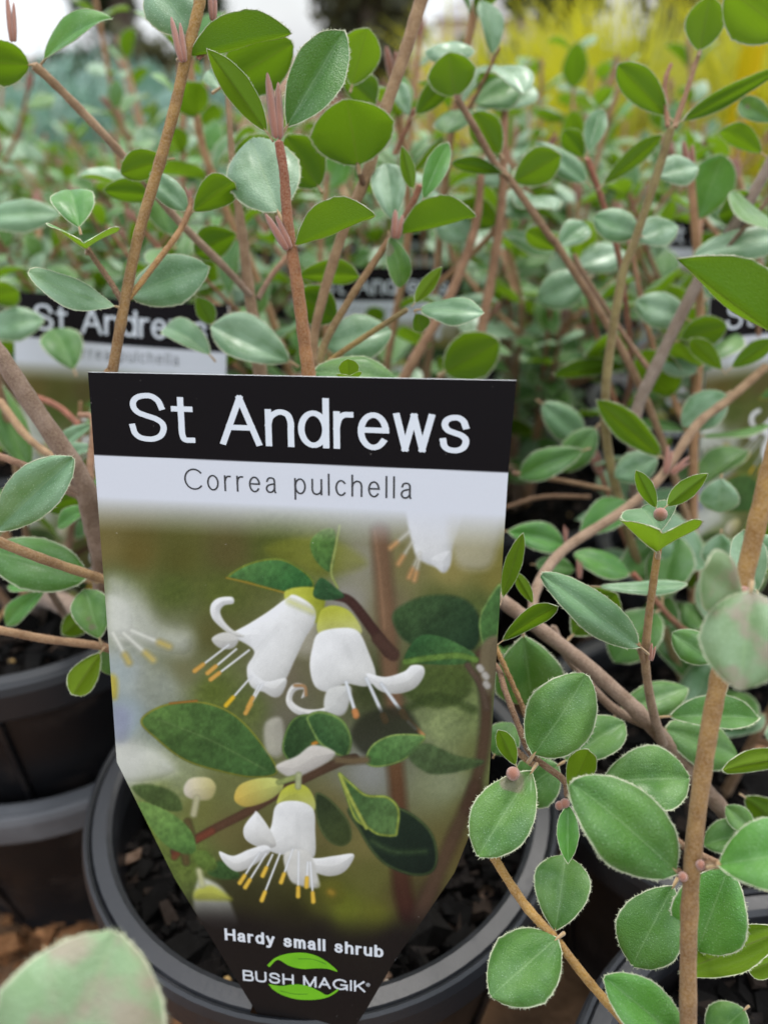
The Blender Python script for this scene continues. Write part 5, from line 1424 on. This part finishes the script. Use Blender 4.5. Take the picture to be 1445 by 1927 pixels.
def tag_at(px, py, d, yaw, lean, rollz, label):
    """(px, py, d): middle of the top edge"""
    R = Matrix.Rotation(math.radians(yaw), 3, 'Z') @ Matrix.Rotation(math.radians(-lean), 3, 'X') @ Matrix.Rotation(math.radians(rollz), 3, 'Y')
    top = P(px, py, d); z = np.array(R @ Vector((0, 0, 1)))
    o = top - z * TT
    Mx = R.to_4x4(); Mx.translation = Vector(o)
    make_tag(Mx, label, True)
tag_at(226, 562, .278, -6, 16, 2.0, 'blurred plant label in the doubled pot, crossed by thin brown stems')
tag_at(722, 503, .388, 2, 12, 0, 'blurred plant label behind twigs right above the sharp label')
tag_at(1500, 534, .280, 22, 12, 0, 'plant label cut off by the photo edge, beside the big tilted green leaf')
tag_at(1350, 412, .45, 6, 12, 1, 'small blurred label below the yellow post, half buried in pale leaves')
tag_at(735, 436, .53, 0, 12, 0, 'faint farthest plant label, only a white patch between stems')

# ------------------------------------------------------------------ beyond the pots
def strands_mesh(name, n, mat, rad, h, droop, width, seed, base=.0, cone=True):
    """fine upright foliage: n narrow blades, each a bent strip"""
    rng = np.random.default_rng(seed)
    k = 5
    a = rng.uniform(0, 6.283, n); q = rad * np.sqrt(rng.uniform(0, 1, n))
    b = np.stack([q * np.cos(a), q * np.sin(a), base + rng.uniform(0, .75, n) * (h - base)], 1)
    ln = rng.uniform(.25, .55, n) * h
    d = np.stack([np.cos(a) * rng.uniform(.1, .7, n), np.sin(a) * rng.uniform(.1, .7, n), rng.uniform(.4, 1.1, n)], 1)
    d /= np.linalg.norm(d, axis=1)[:, None]
    t = np.linspace(0, 1, k)
    c = b[:, None] + d[:, None] * (ln[:, None] * t)[..., None]
    c[..., 2] -= droop * ln[:, None] * t ** 2.2 * 1.0
    sd = np.stack([-np.sin(a + 1), np.cos(a + 1), 0 * a], 1)
    w = width * (1 - .85 * t)
    V = np.stack([c - sd[:, None] * w[None, :, None], c + sd[:, None] * w[None, :, None]], 2).reshape(-1, 3)
    i = (np.arange(n) * k * 2)[:, None] + (np.arange(k - 1) * 2)[None]
    F = np.stack([i, i + 1, i + 3, i + 2], -1).reshape(-1, 4)
    return mesh_np(name, V, [F], True, [mat])

def two_tone_leaf(name, c1, c2, tr, transl=.35):
    m, nt, out = nmat(name); L = nt.links
    tcn = N(nt, 'ShaderNodeTexCoord'); v = tcn.outputs['Object']
    c = mixc(nt, mapr(nt, noise(nt, v, 9, 3), .3, .7), c1, c2)
    b = N(nt, 'ShaderNodeBsdfPrincipled'); L.new(c, b.inputs['Base Color']); b.inputs['Roughness'].default_value = .55
    t = N(nt, 'ShaderNodeBsdfTranslucent'); t.inputs['Color'].default_value = (*tr, 1)
    mx = N(nt, 'ShaderNodeMixShader'); mx.inputs[0].default_value = transl
    L.new(b.outputs[0], mx.inputs[1]); L.new(t.outputs[0], mx.inputs[2]); L.new(mx.outputs[0], out.inputs['Surface'])
    return m
M['golden'] = two_tone_leaf('golden_foliage', (.20, .26, .02), (.46, .43, .03), (.55, .52, .02))
M['bluegrass'] = two_tone_leaf('blue_green_foliage', (.10, .21, .165), (.24, .37, .31), (.16, .30, .2), .35)
M['dark'] = two_tone_leaf('dark_foliage', (.022, .045, .018), (.05, .085, .03), (.06, .10, .02), .25)
M['olivedark'] = two_tone_leaf('olive_foliage', (.055, .06, .025), (.10, .10, .045), (.10, .11, .03), .25)
M['mulch_far'] = M['trunk']

def bushy(name, x, y, h, rad, mat, label, cat, group, n, droop, width, seed):
    r = empty(name, (x, y, 0)); setp(r, label, cat, group)
    q = link('foliage', strands_mesh('foliage', n, mat, rad, h, droop, width, seed, base=.06), r); q["kind"] = "stuff"
    V, F, F3 = tube(np.array([[0, 0, 0], [.01, 0, h * .3], [0, .01, h * .6]]), [.012, .009, .004], 7)
    mb = MB(); mb.add(V, F); mb.add(V, F3); link('stem', mb.build('stem', [M['trunk']]), r)
for i, (x, y, h, rd) in enumerate([(.30, 1.16, .36, .13), (.55, 1.12, .385, .14), (.80, 1.18, .39, .14), (.42, 1.42, .40, .15), (.70, 1.45, .41, .16), (.98, 1.5, .42, .16), (.20, 1.46, .37, .12)]):
    bushy('golden_shrub', x, y, h, rd, M['golden'], 'golden yellow fine-leaved shrub standing behind the rows of pots', 'shrub', 'golden shrubs behind the rows', 620, .25, .0032, 40 + i)
for i, (x, y, h, rd) in enumerate([(-.60, 1.22, .335, .13), (-.44, 1.36, .33, .12), (-.80, 1.32, .36, .13), (-.64, 1.58, .37, .14), (-.38, 1.62, .35, .11)]):
    bushy('blue_grass', x, y, h, rd, M['bluegrass'], 'tall blue-green fine drooping grass standing behind the rows of pots', 'grass', 'blue-green grasses behind the rows', 620, .7, .0036, 60 + i)

# yellow post
r = empty('yellow_post', (0, 0, 0))
pp = P(1398, 180, .84); r.location = (pp[0], pp[1], 0)
prof = [(.0, 0), (.0118, 0), (.0118, .9), (.010, .915), (0, .918)]
V, F = lathe(prof, 20); mb = MB(); mb.add(V, F)
M['yellow'] = simple_mat('yellow_paint', (.88, .68, .010), (.82, .61, .008), 8, .5, .1)
link('shaft', mb.build('shaft', [M['yellow']]), r)
V, F = lathe([(.0119, .0), (.019, .0), (.019, .012), (.0124, .02)], 20); mb = MB(); mb.add(V, F); link('collar', mb.build('collar', [M['yellow']]), r)
setp(r, 'bright yellow round post beside the golden shrubs', 'post')

# trees
def leaf_cloud(n, ctr, rad, size, seed, clumps=26):
    rng = np.random.default_rng(seed)
    cc = rng.normal(0, 1, (clumps, 3)); cc /= np.linalg.norm(cc, axis=1)[:, None]; cc *= rng.uniform(.35, 1.0, (clumps, 1))
    cc = cc * rad + ctr
    k = rng.integers(0, clumps, n)
    p = cc[k] + rng.normal(0, .17, (n, 3)) * np.asarray(rad)
    p[:, 2] = np.maximum(p[:, 2], .05)
    a = rng.normal(0, 1, (n, 3)); a /= np.linalg.norm(a, axis=1)[:, None]
    b = np.cross(a, rng.normal(0, 1, (n, 3))); b /= np.linalg.norm(b, axis=1)[:, None]
    s = size * rng.uniform(.6, 1.4, (n, 1))
    V = np.stack([p - a * s, p + b * s * .5, p + a * s, p - b * s * .5], 1).reshape(-1, 3)
    return V, np.arange(n * 4).reshape(-1, 4), cc
def tree(x, y, h, rad, zc, mat, label, n, size, seed):
    r = empty('tree', (x, y, 0)); setp(r, label, 'tree', 'trees at the edge of the nursery')
    ctr = np.array([0, 0, zc])
    V, F, cc = leaf_cloud(n, ctr, np.array(rad), size, seed)
    q = link('crown', mesh_np('crown', V, [F], False, [M[mat]]), r); q["kind"] = "stuff"
    mb = MB(); tr = .035 * h
    V, F, F3 = tube(catmull([[0, 0, -.02], [.05, 0, h * .25], [-.05, .04, h * .55], [0, 0, h * .85]], 4), np.linspace(tr, tr * .25, 13), 9); mb.add(V, F); mb.add(V, F3)
    for c in cc[:9]:
        z = min(max(c[2] * .6, h * .15), h * .7)
        V, F, F3 = tube(catmull([[0, 0, z], list(np.array([c[0] * .5, c[1] * .5, (z + c[2]) / 2 + .05])), list(c)], 3), np.linspace(tr * .4, tr * .1, 7), 6); mb.add(V, F); mb.add(V, F3)
    link('trunk', mb.build('trunk', [M['trunk']]), r)
def colx(px, y): return (px - CX) / FPX * (y * math.cos(PITCH) + .1)
for i, (px, y, h, rd, mat, lb) in enumerate([
        (690, 7.5, 3.4, (.62, .6, 1.5), 'olivedark', 'olive brown tree with ragged crown behind the tan stem'),
        (235, 7.0, 3.2, (.34, .5, 1.5), 'dark', 'dark green tree behind the blue-green grasses'),
        (1230, 7.0, 3.4, (.75, .7, 1.5), 'olivedark', 'dark brownish tree rising behind the golden shrubs'),
        (385, 10.5, 4.0, (.28, .5, 1.9), 'dark', 'narrow tall dark tree beside a bright gap of sky'),
        (1030, 10.0, 3.6, (.6, .7, 1.7), 'dark', 'dark green tree beside the pale house'),
        (1440, 9.0, 3.6, (.9, .8, 1.8), 'dark', 'broad dark tree behind the yellow post'),
        (745, 13.0, 4.6, (.42, .8, 2.2), 'dark', 'tall dark tree just beside the pale house wall')]):
    tree(colx(px, y), y, h, rd, h * .5, mat, lb, 5200, .075 * y / 8, 70 + i)

# low hedge line that closes the view under the trees, one bush after another
for i in range(13):
    px = -150 + i * 140; y = 5.6 + (i * 37 % 5) * .25
    if 790 < px < 960 or 440 < px < 560 or px < 110: continue
    r = empty('hedge_bush', (colx(px, y), y, 0)); setp(r, 'rounded dark bush in the hedge under the trees', 'bush', 'hedge bushes under the trees')
    hh = .34 + (i * 53 % 7) * .02
    V, F, cc = leaf_cloud(1700, np.array([0, 0, hh * .5]), np.array([.30, .25, hh * .5]), .035, 200 + i, 16)
    q = link('foliage', mesh_np('foliage', V, [F], False, [M['dark' if i % 3 else 'olivedark']]), r); q["kind"] = "stuff"
    V, F, F3 = tube(np.array([[0, 0, 0], [.01, 0, hh * .3], [0, .01, hh * .6]]), [.02, .015, .008], 6)
    mb = MB(); mb.add(V, F); mb.add(V, F3); link('stem', mb.build('stem', [M['trunk']]), r)

# house seen between the trees
def house():
    y = 22.0; x = colx(925, y)
    r = empty('house', (x, y, 0)); setp(r, 'pale beige house with low grey roof between the trees', 'house')
    mw = simple_mat('render_wall', (.62, .55, .46), (.68, .61, .52), 2, .9, .1); mr = simple_mat('grey_roof', (.22, .21, .21), (.28, .27, .27), 2, .8, .2)
    md = simple_mat('window_glass', (.04, .05, .06), (.06, .07, .08), 1, .1, 0); mf = simple_mat('white_frame', (.75, .75, .73), (.7, .7, .68), 3, .6, 0)
    def box(name, c, s, mat, par):
        v = np.array([[a, b, d] for d in (-.5, .5) for b in (-.5, .5) for a in (-.5, .5)]) * s + c
        F = np.array([[0, 2, 3, 1], [4, 5, 7, 6], [0, 1, 5, 4], [2, 6, 7, 3], [0, 4, 6, 2], [1, 3, 7, 5]])
        mb = MB(); mb.add(v, F, smooth=False); return link(name, mb.build(name, [mat]), par)
    box('wall', np.array([0, 1.0, .55]), np.array([2.4, 2.0, 1.1]), mw, r)
    v = np.array([[-1.4, -.2, 1.1], [1.4, -.2, 1.1], [1.4, 2.2, 1.1], [-1.4, 2.2, 1.1], [-.5, 1.0, 1.75], [.5, 1.0, 1.75]])
    mb = MB(); mb.add(v, [[0, 1, 5, 4], [2, 3, 4, 5]], smooth=False); mb.add(v, [[1, 2, 5], [3, 0, 4]], smooth=False); mb.add(v, [[3, 2, 1, 0]], smooth=False)
    link('roof', mb.build('roof', [mr]), r)
    for wx in (-.7, .5):
        w = box('window', np.array([wx, -.01, .6]), np.array([.42, .03, .45]), mf, r); box('pane', np.array([wx, -.03, .6]), np.array([.34, .01, .37]), md, w)
house()
